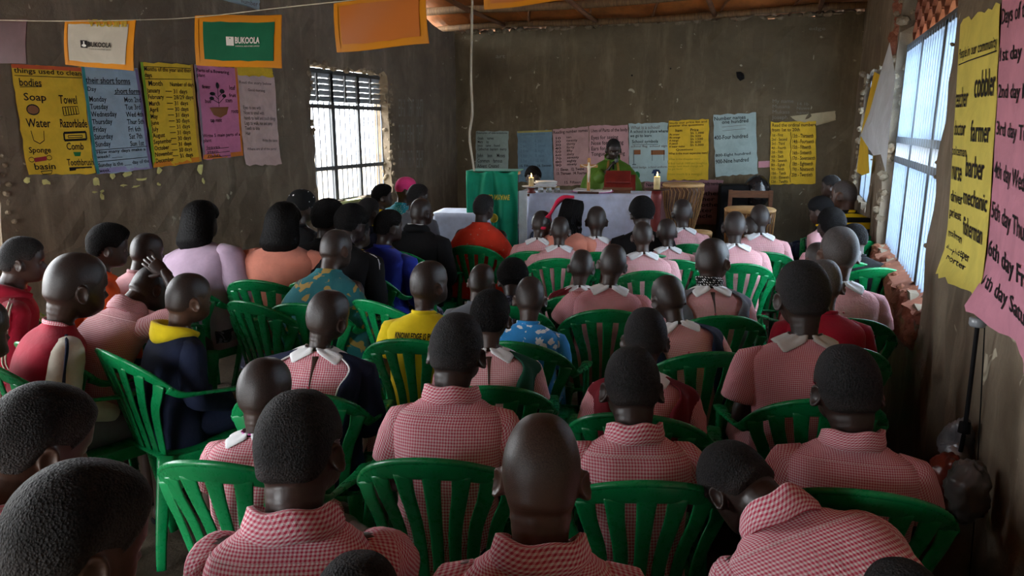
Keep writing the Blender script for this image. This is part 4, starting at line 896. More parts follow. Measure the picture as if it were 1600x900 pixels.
# ------------------------------------------------------------ plastic armchair, built once and copied
def ribbon(P, Wd, w_, t, k=20, e=3.2, n=14):
    D = resample(np.hstack([np.asarray(P, float), np.asarray(Wd, float), np.array([[a] for a in w_]), np.array([[a] for a in t])]), k); T = np.gradient(D[:, :3], axis=0); Rg = []
    for i, q in enumerate(D):
        tt = unit(T[i]); x = unit(q[3:6] - tt * (q[3:6] @ tt)); y = np.cross(tt, x); Rg.append(ring(q[:3], x * q[6] / 2, y * q[7] / 2, n, e))
    return loft(np.array(Rg))[:2]
def make_chair():
    r = empty('plastic_chair'); G_ = M['green']
    def rail_pt(a):     # a from -1 to 1 along the curved top
        return np.array([.262 * math.sin(a * 1.25) / math.sin(1.25), -.315 + .235 * (1 - math.cos(a * 1.25)) / (1 - math.cos(1.25)) * .62, .808 - .112 * abs(a) ** 2.1])
    A = np.linspace(-1, 1, 11); P = [rail_pt(a) for a in A]
    wd = [unit((.10 * a, -.35 - .10 * abs(a), 1 - .35 * abs(a) ** 2)) for a in A]
    mk('top_rail', *ribbon(P, wd, [.036 + .026 * (1 - abs(a) ** 1.5) for a in A], [.014] * 11, 44), G_, r)
    mk('rail_lip', *tube([q + np.array([0, -.006, .010 + .014 * (1 - abs(a) ** 1.5)]) + w_ * .006 for q, a, w_ in zip(P, A, wd)], [.0095] * 11, 10, 44, round_end=.6)[:2], G_, r)
    for sx in (-1, 1):
        e = rail_pt(1) * (sx, 1, 1)
        pa = [e + (-.006 * sx, -.02, .008), e + (.008 * sx, .045, -.026), (sx * .277, .01, .652), (sx * .283, .12, .640), (sx * .281, .20, .634), (sx * .275, .238, .612)]
        mk('armrest', *ribbon(pa, [(sx * .5, -.2, .9), (sx * .8, 0, .6), (1 * sx, 0, .22), (1 * sx, 0, .08), (1 * sx, 0, .05), (1 * sx, .0, .0)], [.040, .042, .048, .054, .056, .052], [.014, .014, .015, .015, .015, .015], 26), G_, r)
        mk('leg', *ribbon([(sx * .275, .235, .625), (sx * .272, .228, .50), (sx * .266, .225, .40), (sx * .275, .25, .2), (sx * .285, .27, .0)], [(0, 1, 0)] * 5, [.052, .062, .070, .052, .040], [.026, .026, .034, .030, .028], 18), G_, r)
        mk('leg', *ribbon([(sx * .20, -.20, .43), (sx * .215, -.235, .3), (sx * .24, -.28, .12), (sx * .25, -.30, .0)], [(.5 * sx, 1, 0)] * 4, [.075, .06, .048, .042], [.03, .028, .026, .026], 14), G_, r)
    for i in range(7):      # slats fan out from the seat to the rail
        u = (i - 3) / 3.0; top_ = rail_pt(u * .80) + (0, .004, -.012); b_ = np.array([u * .150, -.205 + .02 * abs(u), .415])
        mid = np.array([u * .172 + u * abs(u) * .012, -.252 + .035 * abs(u) ** 2, .60]); mid = mid + (0, .0, 0)
        pre = mid * .35 + top_ * .65 + (u * .004, -.002, 0)
        mk('slat', *ribbon([b_, mid, pre, top_], [(1, .35 * u, 0)] * 4, [.036, .042 + .004 * abs(u), .051, .062], [.010] * 4, 16), G_, r)
    # seat: dished plate with a rolled edge, and apron
    g = []
    for y in np.linspace(-.215, .225, 12):
        t = (y + .215) / .44; hw = .195 + .05 * t; xs = np.linspace(-1, 1, 15)
        g.append([(x * hw, y, .425 - .014 * (1 - abs(x) ** 2.5) * (1 - abs(2 * t - 1) ** 3) - .018 * sstep(.9, 1, t) - .02 * (abs(x) ** 12)) for x in xs])
    mk('seat', *thick(np.array(g), .012)[:2], G_, r)
    ap = [(-.246, -.0, .395), (-.25, .205, .392), (-.20, .236, .388), (0, .243, .385), (.20, .236, .388), (.25, .205, .392), (.246, .0, .395)]
    mk('apron', *ribbon(ap, [(0, 0, 1)] * 7, [.05, .055, .05, .044, .05, .055, .05], [.010] * 7, 36), G_, r)
    for sx in (-1, 1): mk('side_apron', *ribbon([(sx * .246, .02, .395), (sx * .225, -.10, .395), (sx * .20, -.21, .395)], [(0, 0, 1)] * 3, [.05, .046, .05], [.010] * 3, 12), G_, r)
    return r
chair0 = make_chair(); used_chair = [False]
def place_chair(x, y, rz, sc, label, group='green plastic armchairs in the rows'):
    if not used_chair[0]: r = chair0; used_chair[0] = True
    else:
        r = chair0.copy(); C.objects.link(r)
        for ch in list(chair0.children):
            c = ch.copy(); C.objects.link(c); c.parent = r
    r.location = (x, y, 0); r.rotation_euler = (0, 0, rz); r.scale = (sc, sc, 1.055)
    tag(r, label, 'chair', group); return r

# ------------------------------------------------------------ things hanging from the string
cord_m = simple('cord', (.45, .40, .30), .8)
def cord(name, pts, r, label, m=cord_m, k=40, cat='string'):
    return tag(mk(name, *tube(pts, [r] * len(pts), 6, k)[:2], m), label, cat)
sp = [atd(-40, 31, 3.2), atd(102, 33, 2.9), atd(222, 31, 2.85), atd(306, 27, 2.8), atd(440, 12, 2.5), atd(525, 3, 2.3), atd(670, -12, 2.15), atd(760, -8, 2.1), atd(1100, -60, 1.9)]
cord('string', sp, .0018, 'thin pale string that the plastic cards hang from')
m, nt, b = newmat('amber_film', (.62, .24, .012), .3, .5); M['film'] = m
m, nt, b = newmat('amber_film_deep', (.50, .15, .025), .35, .5); M['film2'] = m
def card(label, quad, ds, film, inner=None, icol=None, items=(), shapes=(), up=None):
    Q = [atd(x, y, d) for (x, y), d in zip(quad, ds)]; n_ = unit(np.cross(Q[1] - Q[0], Q[3] - Q[0])); n_ = -n_ if n_ @ (Q[0] - C0) > 0 else n_
    def S(u, v, off=0): 
        u = np.asarray(u, float); v = np.asarray(v, float)
        return Q[0] * ((1 - u) * (1 - v))[..., None] + Q[1] * (u * (1 - v))[..., None] + Q[2] * (u * v)[..., None] + Q[3] * ((1 - u) * v)[..., None] + n_ * (.006 * np.sin(u * 6 + v * 3) + off)[..., None]
    def sh(nm, u0, u1, v0, v1, off, mat, par, t=.0016, jag=0):
        k = 9; U, W = np.meshgrid(np.linspace(u0, u1, k), np.linspace(v0, v1, k)); r_ = np.random.RandomState(5)
        if jag: W[0] += r_.uniform(-.5, 1, k) * jag; W[-1] += r_.uniform(-1, 1, k) * jag; U[:, -1] += r_.uniform(-1, .3, k) * jag
        V = np.concatenate([S(U, W, off).reshape(-1, 3), S(U, W, off - t).reshape(-1, 3)]); Fc = [(i * k + j, i * k + j + 1, (i + 1) * k + j + 1, (i + 1) * k + j) for i in range(k - 1) for j in range(k - 1)]; Fc += [tuple(q + k * k for q in f[::-1]) for f in Fc]
        return mk(nm, V, Fc, mat, par)
    o = sh('plastic_card', 0, 1, 0, 1, 0, film, None); tag(o, label, 'card')
    for (a, b_, c, d) in ((0, .045, 0, 1), (.955, 1, 0, 1), (0, 1, .93, 1), (0, 1, 0, .07)): sh('seam', a, b_, c, d, .002, film, o)
    if inner:
        sh('insert', *inner, .0022, paper_mat(icol) if icol != 'film' else M['film2'], o, jag=.012)
    dst = []
    for it in items: texts.append(dict(s=it[0], box=it[1:5], col=it[5], dst=dst, bold=it[6] if len(it) > 6 else .02))
    for pl in shapes: A = np.array(pl[0]); dst.append((A[:, 0], A[:, 1], [tuple(range(len(A)))], pl[1]))
    pending.append((o, lambda u, v, off: S(u, v, off + .0035), dst)); return o
texts.clear(); pending.clear()
def emblem(u, v, w_, h, c1, c2):
    return [([(u, v), (u + w_, v), (u + w_, v + h), (u, v + h)], c1), (ell(u + w_ / 2, v + h * .68, w_ * .33, h * .18), c2), ([(u + w_ * .42, v + h * .12), (u + w_ * .6, v + h * .12), (u + w_ * .6, v + h * .6), (u + w_ * .42, v + h * .6)], c2)]
card('amber plastic card with a torn white insert, hanging over the yellow chart', [(102, 33), (212, 31), (210, 111), (103, 101)], [2.95, 2.85, 2.85, 2.95], M['film'], (.06, .90, .08, .90), (.50, .47, .40),
     [('BUKOOLA', .34, .67, .46, .57, 'k', .03), ('CHEMICAL INDUSTRIES LIMITED', .35, .67, .60, .625, 'k', .0), ('BUKOOLA', .88, .36, .14, -.01, 'dy', .03)], emblem(.24, .44, .09, .16, 'k', 'w'))
card('amber plastic card with a green insert, hanging over the pink plant chart', [(305, 25), (440, 23), (441, 107), (307, 102)], [2.8, 2.75, 2.75, 2.8], M['film'], (.10, .92, .13, .88), (.005, .13, .06),
     [('BUKOOLA', .46, .75, .42, .55, 'w', .03), ('CHEMICAL INDUSTRIES LIMITED', .46, .75, .585, .61, 'w', .0)], emblem(.36, .42, .085, .17, 'w', 'g'))
card('large plain orange plastic card hanging near the middle of the string', [(522, 6), (664, -14), (671, 68), (527, 82)], [2.3, 2.2, 2.2, 2.3], M['film'], (.07, .93, .08, .86), 'film')
card('orange plastic card cut by the top edge of the picture', [(757, -40), (905, -60), (905, -2), (757, 15)], [2.1, 2.0, 2.0, 2.1], M['film'], (.07, .93, .08, .86), 'film')
card('dusky purple card hanging at the left edge', [(-50, 30), (42, 30), (43, 100), (-50, 98)], [3.2, 3.1, 3.1, 3.2], simple('purple_card', (.10, .045, .05), .5))
flush_lettering()
wp = [atd(738, -20, 6.2), atd(737, 60, 6.3), atd(736, 120, 6.4), atd(738, 175, 6.5), atd(734, 215, 6.6), atd(741, 267, 6.7)]
cord('rope', wp, .011, 'long frayed pale rope hanging from the roof to the green banner', k=60, cat='rope')

# ------------------------------------------------------------ front of the room
dirA = unit(atz(800, 300, .95) - atz(700, 300, .95)); AR = R(12)
def cloth_table(label, c, w_, d, h, rz, mat, name='altar', cloth_name='altar_cloth', flare=.05, tl=None, tcat='tablecloth'):
    t = empty(name, (c[0], c[1], 0), rz, label, 'table')
    MB().box((0, 0, h - .02), (w_, d, .03)).build('tabletop', M['beam'], t)
    for x in (-1, 1):
        for y in (-1, 1): MB().box((x * (w_ / 2 - .05), y * (d / 2 - .05), h / 2 - .02), (.05, .05, h - .04)).build('leg', M['beam'], t)
    rings = []; n = 160
    base = ring((0, 0, 0), (w_ / 2 + .008, 0, 0), (0, d / 2 + .008, 0), n, 16); ang = np.arctan2(base[:, 1], base[:, 0]); s_ = np.concatenate([[0], np.cumsum(np.linalg.norm(np.diff(base, axis=0), axis=1))])
    for t_ in (.0, .4, .8): g = base * (t_, t_, 1); g[:, 2] = h + .003; rings.append(g)
    for q in np.linspace(0, 1, 16):
        g = base.copy(); wv = .022 * np.sin(s_ * 26 + 2 * np.sin(s_ * 5)) + .012 * np.sin(s_ * 61); o = unit_rows(base * (1, 1, 0)); g += o * (flare * q + wv * sstep(0, .6, q))[:, None]; g[:, 2] = h + .003 - (h - .06) * q ** (1.0 if q else 1) - (.006 if q > 0 else 0) * 0; rings.append(g)
    rings[0][:] = (0, 0, h + .003); 
    V, Fc, uv = loft(np.array(rings), (False, False)); o = mk(cloth_name, V, Fc, mat, uv=uv); o.location = (c[0], c[1], 0); o.rotation_euler = (0, 0, rz); tag(o, tl, tcat); return t
ALT = atd(924, 303, 8.2); ALT[2] = 0
hA = float(atd(924, 303, 8.2)[2]); print('altar height', hA)
ac = ALT[:2] + np.array([-math.sin(AR), math.cos(AR)]) * .33
whiteA = cloth('white_altar', (.62, .68, .86))
cloth_table('long altar table under a white cloth', ac - np.array([-math.sin(AR), math.cos(AR)]) * .06, 1.48, .50, hA - .005, AR, whiteA, tl='white cloth hanging in folds over the altar')
def apx(x, y=303, dd=0):     # a spot on the altar top under a pixel column
    p = atd(x, y, 8.2 + dd); return (float(p[0]), float(p[1]), hA)
t2 = atd(703, 334, 7.9); cloth_table('small side table with a pale cloth, left of the banner', (t2[0] + .05, t2[1] + .3), .62, .5, float(t2[2]), AR, cloth('white2', (.60, .66, .80)), 'side_table', 'cloth', .03, tl='pale cloth over the small side table')
# green banner over a lectern
lp = atd(765, 268, 7.9); hL = float(lp[2]); LC = (lp[0], lp[1] + .18)
lec = empty('lectern', (LC[0], LC[1], 0), AR, 'wooden reading stand hidden under the green banner', 'lectern')
MB().box((0, 0, hL - .03), (.50, .36, .03)).build('top', M['beam'], lec); MB().box((0, .05, hL / 2 - .03), (.42, .24, hL - .06)).build('body', M['beam'], lec)
cols, rows = 60, 34; Gd = []
for q in np.linspace(0, 1, rows):
    row = []
    for u in np.linspace(0, 1, cols):
        x = (u - .5) * (.57 + .0 * q); fold = .030 * math.sin(u * 19 + 2 * q) * sstep(.05, .5, q) * (1 - .25 * q) + .02 * math.exp(-((u - .16) / .05) ** 2) * math.sin(q * 9) + .025 * math.sin((abs(u - .5) * 2) * 9 - q * 7) * math.exp(-q * 2.2)
        sag = .025 * math.sin(u * math.pi * 2) ** 2 * (1 - q); row.append((x, -.225 - fold, hL + .012 - sag - q * (hL - .10)))
    Gd.append(row)
bgreen = cloth('banner_green', (.005, .30, .16), .6)
V, Fc, uv = thick(np.array(Gd), .003); ban = mk('banner', V, Fc, bgreen, uv=uv); ban.location = (LC[0], LC[1], 0); ban.rotation_euler = (0, 0, AR); tag(ban, 'green cloth banner with yellow letters hung over the lectern', 'banner')
MB().box((0, -.01, hL + .006), (.56, .42, .008)).build('banner_top', bgreen, ban)
texts.clear(); pending.clear(); dst = []
texts.append(dict(s='KO NYAWE', box=(-.05, .20, 0, -.058), col='y', dst=dst, bold=.03)); text_mesh_all()
for (u, v, Fc, cc) in dst:
    V = np.stack([u, np.full_like(u, -.262), -v + hL - .30], 1); tag(mk('lettering', V, Fc, ink('y'), ban, smooth=False), kind='stuff')
mk('emblem', *lathe([(.001, 0), (.05, .0), (.05, .002), (.04, .002), (.04, .0), (.001, 0)], 20)[:2], ink('y'), ban).matrix_local = Matrix.Translation((.02, -.256, hL - .5)) @ Matrix.Rotation(R(90), 4, 'X')
side_c = MB().box((.325, -.12, hL * .5 - .06), (.09, .02, hL - .3)); o = side_c.build('cloth', white); o.location = (LC[0], LC[1], 0); o.rotation_euler = (0, 0, AR); tag(o, 'narrow white cloth hanging beside the green banner', 'cloth')
# altar things
red = simple('red_cover', (.17, .018, .014), .45); woodc = wood('cross_wood', (.42, .17, .04), (.60, .28, .07), .45); brass = simple('brass', (.55, .35, .12), .35, .5, .7); bone = simple('ivory', (.72, .62, .45), .5); wax = simple('candle_wax', (.80, .62, .30), .5); dark = simple('dark_wood', (.06, .02, .01), .5)
def flame(par, z):
    fm, nt, b = newmat('flame', (1, .7, .3)); b.inputs['Emission Color'].default_value = (1, .62, .22, 1); b.inputs['Emission Strength'].default_value = 9
    mk('flame', *lathe([(.001, z), (.007, z + .008), (.009, z + .018), (.005, z + .034), (.0008, z + .05)], 10)[:2], fm, par)
    mk('wick', *tube([(0, 0, z - .01), (0, 0, z + .01)], [.0015, .0015], 6)[:2], black, par)
    l = bpy.data.lights.new('candle_glow', 'POINT'); l.energy = 1.2; l.color = (1, .6, .25); l.shadow_soft_size = .02; lo = bpy.data.objects.new('candle_glow', l); C.objects.link(lo); lo.parent = par; lo.location = (0, 0, z + .03)
def stand_base(p): return (p[0], p[1], 0)
# left candle on its pedestal
p = apx(830, 303, .12); cz = hA
st = empty('candle_stand', (p[0], p[1], cz), 0, 'red candle holder with a white dish at the left of the altar', 'candlestick')
mk('base', *lathe([(.05, 0), (.055, .01), (.035, .03), (.04, .055), (.045, .06)], 20)[:2], red, st); mk('dish', *lathe([(.04, .06), (.10, .072), (.11, .08), (.10, .082), (.04, .07)], 28)[:2], white, st)
cd = empty('candle', (p[0], p[1], cz + .072), 0, 'thick lit candle on the white dish, left end of the altar', 'candle'); mk('wax', *lathe([(.030, 0), (.030, .10), (.027, .106), (.02, .10)], 20)[:2], wax, cd); flame(cd, .105)
# right tall red stand
p = atd(1026, 298, 7.62); hs_ = float(p[2])
st = empty('candle_stand', (p[0], p[1], 0), 0, 'tall red wooden candle stand with a dark dish, right of the altar', 'candlestick')
mk('pole', *lathe([(.15, 0), (.15, .03), (.06, .07), (.052, .2), (.052, hs_ - .12), (.06, hs_ - .06), (.05, hs_)], 20)[:2], red, st); mk('dish', *lathe([(.05, hs_), (.13, hs_ + .012), (.14, hs_ + .022), (.12, hs_ + .02), (.05, hs_ + .01)], 28)[:2], dark, st)
cd = empty('candle', (p[0], p[1], hs_ + .014), 0, 'thick lit candle on the tall red stand', 'candle'); mk('wax', *lathe([(.034, 0), (.034, .13), (.03, .135), (.02, .13)], 20)[:2], wax, cd); flame(cd, .135)
# crucifix
p = apx(917, 303, .0); cr = empty('crucifix', (p[0], p[1] + .06, hA), AR, 'wooden standing cross with a pale figure, middle of the altar', 'cross')
MB().box((0, 0, .012), (.24, .12, .024)).build('base', dark, cr, bev=.004); MB().box((0, 0, .21), (.036, .024, .38)).build('upright', woodc, cr, bev=.003); MB().box((0, -.001, .31), (.20, .022, .034)).build('crossbar', woodc, cr, bev=.003)
V, Fc, _ = tube([(0, -.02, .345), (0, -.022, .325), (0, -.022, .30), (.003, -.024, .25), (0, -.028, .20), (0, -.02, .13)], [.011, .009, .017, .014, .013, .006], 10, 18, upv=(0, 1, 0), round_end=.6); mb = MB().add(V, Fc)
for sx in (-1, 1): mb.add(*tube([(0, -.02, .30), (sx * .04, -.018, .305), (sx * .085, -.016, .322)], [.008, .006, .005], 8, 8)[:2])
V, Fc, _ = mb.arr(); mk('figure', V, Fc, bone, cr)
# open book, papers, jars, red reading box
p = apx(925, 300, .10); bk = empty('book', (p[0] - .0, p[1] + .06, hA), AR - .1, 'open book with purplish pink covers lying on the altar', 'book')
pinkb = simple('pink_cover', (.62, .12, .45), .4)
for sx in (-1, 1):
    MB().box((sx * .115, 0, .012), (.23, .30, .006), ry=-sx * .10).build('cover', pinkb, bk); MB().box((sx * .11, 0, .025), (.21, .28, .02), ry=-sx * .08).build('pages', white, bk)
p = apx(852, 303, .2)
for k in range(4): tag(MB().box((p[0] + .01 * (k % 2), p[1], hA + .075 + k * .017), (.25 - .03 * (k % 2), .2, .012), rz=AR + .1 * k).build('paper_stack', white), 'white folded paper in the pile on two jars, %s sheet' % ('lowest', 'second', 'third', 'topmost')[k], 'paper', 'papers on the altar')
glass = newmat('jar_glass', (.7, .75, .7), .12, .5)[0]; glass.node_tree.nodes['Principled BSDF'].inputs['Transmission Weight'].default_value = .8
for k, (dx, lb) in enumerate(((-.05, 'small glass jar under the papers, left one'), (.04, 'small glass jar under the papers, right one'), (.13, 'small glass cruet standing right of the papers'))):
    j = empty('jar', (p[0] + dx, p[1] - .02 + .03 * k, hA), 0, lb, 'jar'); mk('glass', *lathe([(.03, 0), (.034, .006), (.034, .045), (.028, .055), (.030, .062)], 18)[:2], glass, j); mk('lid', *lathe([(.031, .058), (.031, .068), (.01, .069)], 18)[:2], brass, j)
p = apx(972, 300, .2); bx_ = empty('reading_stand', (p[0], p[1], hA), AR, 'dark red book stand holding an open red book on the altar', 'book stand')
MB().box((-.03, 0, .03), (.26, .2, .06)).build('base', M['beam'], bx_); MB().box((-.03, -.02, .115), (.36, .24, .02), rx=R(42)).build('rest', red, bx_, bev=.004); MB().box((-.05, .02, .17), (.29, .19, .04), rx=R(42)).build('book_block', red, bx_, bev=.006); MB().box((-.05, -.115, .05), (.34, .03, .03)).build('ledge', M['beam'], bx_)
# drums
m, nt, b = newmat('drum_hide', rough=.6); v = scaled(nt, coord(nt), (14, 14, 1.5)); n = noise(nt, v, 3, 4, .7, .8); nt.links.new(ramp(nt, n, [(.35, (.03, .012, .005)), (.55, (.14, .055, .02)), (.75, (.40, .22, .09))]), b.inputs['Base Color']); bump(nt, b, n, .6, .01); M['hide'] = m
skinm = simple('drum_skin', (.55, .33, .14), .6)
def drum(label, c, r, h, prof, z0=0):
    d = empty('drum', (c[0], c[1], z0), 0, label, 'drum'); mk('shell', *lathe([(a * r, q * h) for a, q in prof], 36)[:2], M['hide'], d)
    mk('drumhead', *lathe([(r * prof[-1][0] * 1.02, h - .03), (r * prof[-1][0] * 1.05, h - .005), (r * prof[-1][0] * .98, h + .008), (.01, h + .012)], 36)[:2], skinm, d); mb = MB()
    for k in range(30):
        a = k / 30 * 6.283; P = [(math.cos(a + .1 * (-1) ** i * 1) * q[0] * r * 1.02, math.sin(a + .1 * (-1) ** i) * q[0] * r * 1.02, q[1] * h) for i, q in enumerate(prof)]; mb.add(*tube(P, [.005] * len(P), 5)[:2])
    V, Fc, _ = mb.arr(); tag(mk('lacing', V, Fc, simple('hide_cord', (.45, .25, .09), .7), d), kind='stuff'); return d
dp = atd(1068, 287, 8.6); drum('tall goblet-shaped drum with brown hide lacing', (dp[0], dp[1] + .0), .235, .82, [(.42, 0), (.45, .1), (.62, .35), (.88, .65), (1.0, .9), (1.0, 1.0)], z0=float(dp[2]) - .82)
ds = empty('stool', (dp[0], dp[1], 0), 0, 'low wooden stool under the tall drum', 'stool'); MB().box((0, 0, float(dp[2]) - .84), (.4, .4, .03)).build('seat', M['beam'], ds)
for x in (-1, 1):
    for y in (-1, 1): MB().box((x * .16, y * .16, (float(dp[2]) - .855) / 2), (.04, .04, max(.02, float(dp[2]) - .855))).build('leg', M['beam'], ds)
dp = atd(1172, 326, 7.9); h2 = float(dp[2]); drum('wide upright drum with pale wicker lacing before the wooden chair', (dp[0], dp[1] + .0), .26, h2, [(.80, 0), (.84, .15), (.92, .5), (.98, .8), (1.0, 1.0)])
dp = atd(1090, 362, 7.4); drum('small low drum with a tan skin on the floor', (dp[0], dp[1]), .14, float(dp[2]), [(.5, 0), (.6, .3), (.9, .8), (1.0, 1.0)])
# wooden chair with wrapped thing behind
wc = atd(1173, 300, 8.9); wch = empty('wooden_chair', (wc[0], wc[1], 0), AR, 'reddish wooden chair standing behind the wide drum', 'chair'); ht = float(atd(1173, 297, 8.9)[2])
for x in (-1, 1):
    MB().box((x * .24, .0, ht / 2), (.045, .045, ht)).build('leg', M['beam'], wch); MB().box((x * .24, -.42, .22), (.045, .045, .44)).build('leg', M['beam'], wch)
MB().box((0, 0, ht - .05), (.5, .025, .085)).build('top_rail', M['beam'], wch); MB().box((0, 0, ht - .25), (.46, .02, .05)).build('back_slat', M['beam'], wch); MB().box((0, -.21, .45), (.52, .46, .03)).build('seat', M['beam'], wch)
plast = simple('black_plastic', (.02, .02, .022), .18, .7, 0, .2, 8, .6, 20)
pk = MB().box((0, 0, .0), (.30, .2, .36)); V, Fc, _ = sphere((0, 0, 0), (.17, .12, .21), 24, 16); V = V * (1 + .12 * sinnoise(V, 3, 45, 3))[:, None]
bp_ = atd(1182, 300, 9.15); o = mk('wrapped_bundle', V, Fc, plast); o.location = (bp_[0], bp_[1], float(bp_[2])); tag(o, 'bundle wrapped in shiny black plastic behind the wooden chair', 'bundle')
sp_ = empty('loudspeaker', (bp_[0] - .28, bp_[1] - .06, 0), AR, 'tall black loudspeaker against the back wall', 'speaker'); MB().box((0, 0, .52), (.34, .26, 1.04)).build('cabinet', black, sp_, bev=.01); mk('cone', *lathe([(.14, 0), (.12, -.02), (.03, -.05), (.001, -.04)], 24)[:2], M['iron'], sp_).matrix_local = Matrix.Translation((0, -.135, .5)) @ Matrix.Rotation(R(90), 4, 'X')
V, Fc, _ = sphere((0, 0, 0), (.2, .15, .02), 12, 6)
# umbrella hung from a nail on the right wall
ux = XR - .05; a_ = atX(1528, 508, ux); a_ = np.array(a_); b_ = atX(1507, 672, ux); c_ = atX(1495, 725, ux)
um = empty('umbrella', tuple(a_), 0, 'broken umbrella with a grey knob hanging head-down on the right wall', 'umbrella')
L = lambda p: np.array(p) - a_
silver = simple('silver_fabric', (.30, .30, .32), .3, .6, .4, .3, 20, .5, 40)
k0 = L(atX(1528, 503, ux)); mk('knob', *lathe([(.001, -.014), (.020, -.014), (.024, -.008), (.024, .010), (.020, .014), (.001, .014)], 24)[:2], M['louver'], um).location = tuple(k0)
mk('shaft', *tube([k0, L(b_), L(c_)], [.0065, .0065, .0065], 10, 12)[:2], black, um)
mk('strap', *tube([k0, L(atX(1535, 485, ux + .02)), L(atX(1540, 468, ux + .045))], [.003] * 3, 6, 10)[:2], black, um)
V, Fc, _ = tube([L(atX(1506, 662, ux)), L(atX(1498, 680, ux)), L(atX(1494, 700, ux)), L(atX(1500, 722, ux))], [.018, .040, .050, .022], 30, 26, upv=(0, 1, 0)); V = V + unit_rows(V - V.mean(0)) * (.007 * np.sin(np.arctan2(V[:, 1] - V[:, 1].mean(), V[:, 0] - V[:, 0].mean()) * 11))[:, None]; mk('canopy', V, Fc, silver, um)
mk('runner', *tube([L(atX(1508, 660, ux)), L(atX(1506, 676, ux))], [.016, .018], 12)[:2], black, um)
def bag(label, px, py, X, rr, mat, sd):
    V, Fc, _ = sphere((0, 0, 0), rr, 44, 30); V = V * (1 + .22 * sinnoise(V, sd, 55, 2) + .30 * abs(sinnoise(V, sd + 5, 120, 2)))[:, None]; o = mk('plastic_bag', V, Fc, mat); p = atX(px, py, X); o.location = tuple(p); tag(o, label, 'bag'); return o
bag('crumpled red plastic bag below the umbrella', 1480, 745, XR - .09, (.05, .06, .07), simple('red_bag', (.18, .03, .02), .3), 4)
bag('crumpled translucent grey bag below the umbrella', 1512, 765, XR - .08, (.05, .07, .09), simple('grey_bag', (.10, .09, .085), .3), 5)
cord('cord', [atX(1541, 462, XR - .03), atX(1533, 620, XR - .012), atX(1523, 800, XR - .012), atX(1515, 900, XR - .012)], .002, 'thin dark cord running down the right wall behind the umbrella', black, 20)
# bags and things on the floor at the left front
fg = simple('green_fabric', (.02, .14, .09), .6)
for k, (px, py, rr, mt, lb) in enumerate(((330, 868, (.20, .16, .10), fg, 'dark green cloth bag slumped on the floor between the front rows'), (283, 850, (.13, .15, .09), cloth('black2', (.02, .02, .024)), 'black bundle on the floor beside the green bag'))):
    V, Fc, _ = sphere((0, 0, 0), rr, 36, 22); V = V * (1 + .18 * sinnoise(V, 14 + k, 30, 4))[:, None]; V[:, 2] = np.maximum(V[:, 2], -rr[2] * .7); o = mk('bag', V, Fc, mt); p = atz(px, py, .34); o.location = (p[0], p[1], .62 if k else .52); o.location[2] = rr[2] * .7; tag(o, lb, 'bag')
# ------------------------------------------------------------ the people
pk1 = cloth('lilac', (.42, .30, .40)); peach = cloth('peach', (.62, .22, .15)); orange = cloth('orange', (.85, .10, .015)); crim = cloth('crimson', (.35, .008, .03)); cream = cloth('cream', (.62, .56, .46)); yel = cloth('yellow', (.80, .60, .01)); maroon = cloth('maroon', (.16, .012, .02)); blue = cloth('royal_blue', (.015, .03, .30)); grey = cloth('grey', (.12, .13, .15)); dgreen = cloth('dark_green', (.01, .07, .04))
floral = cloth('floral', (.03, .26, .62), pat=('flowers', (.75, .78, .80), 20, .60)); teal = cloth('teal_print', (.02, .16, .18), pat=('blot', (.42, .28, .08), 13, .57)); bdots = cloth('blue_dots', (.02, .35, .50), pat=('dots', (.5, .75, .8), 40, .2)); rshawl = cloth('red_shawl', (.75, .05, .02), pat=('flowers', (.60, .30, .22), 30, .42)); wdots = cloth('wrap_dots', (.006, .006, .006), pat=('dots', (.8, .8, .8), 22, .12)); polka = cloth('polka', (.01, .01, .01), pat=('dots', (.8, .8, .8), 75, .3)); bees = cloth('bee', (.012, .012, .012), pat=('bands', (.85, .55, .01), 9, .5)); batik = cloth('batik', (.03, .03, .05), pat=('blot', (.2, .2, .28), 25, .55)); rbat = cloth('red_batik', (.25, .03, .03), pat=('blot', (.05, .02, .02), 25, .5)); hpink = cloth('hot_pink', (.80, .05, .22), .9, None, .8); lpink = cloth('pale_pink', (.66, .36, .38)); olive = cloth('chasuble_green', (.075, .15, .018), .55)
def bp(name, V, Fc, mat, root, X, uv=None, label=None): return mk(name, X(V), Fc, mat, root, uv=uv, label=label)
def necklace(mat, r=.0045):
    def f(root, X, G, seed, body):
        mb = MB()
        for a in np.linspace(0, 6.283, 46)[:-1]: mb.add(*sphere((math.sin(a) * .064, -.018 + math.cos(a) * .062, .600 - .02 * max(math.cos(a), -.4)), r, 7, 5)[:2])
        V, Fc, _ = mb.arr(); tag(bp('necklace', V, Fc, mat, root, X), kind='stuff')
    return f
def scarf(mat):
    def f(root, X, G, seed, body): V, Fc, uv = ring_band(.628, .062, .05, tilt=-.02, kn=.016); V = folds(V, 3, .0); bp('scarf', V + sinnoise(V, 8, 60, 2)[:, None] * .003, Fc, mat, root, X, uv)
    return f
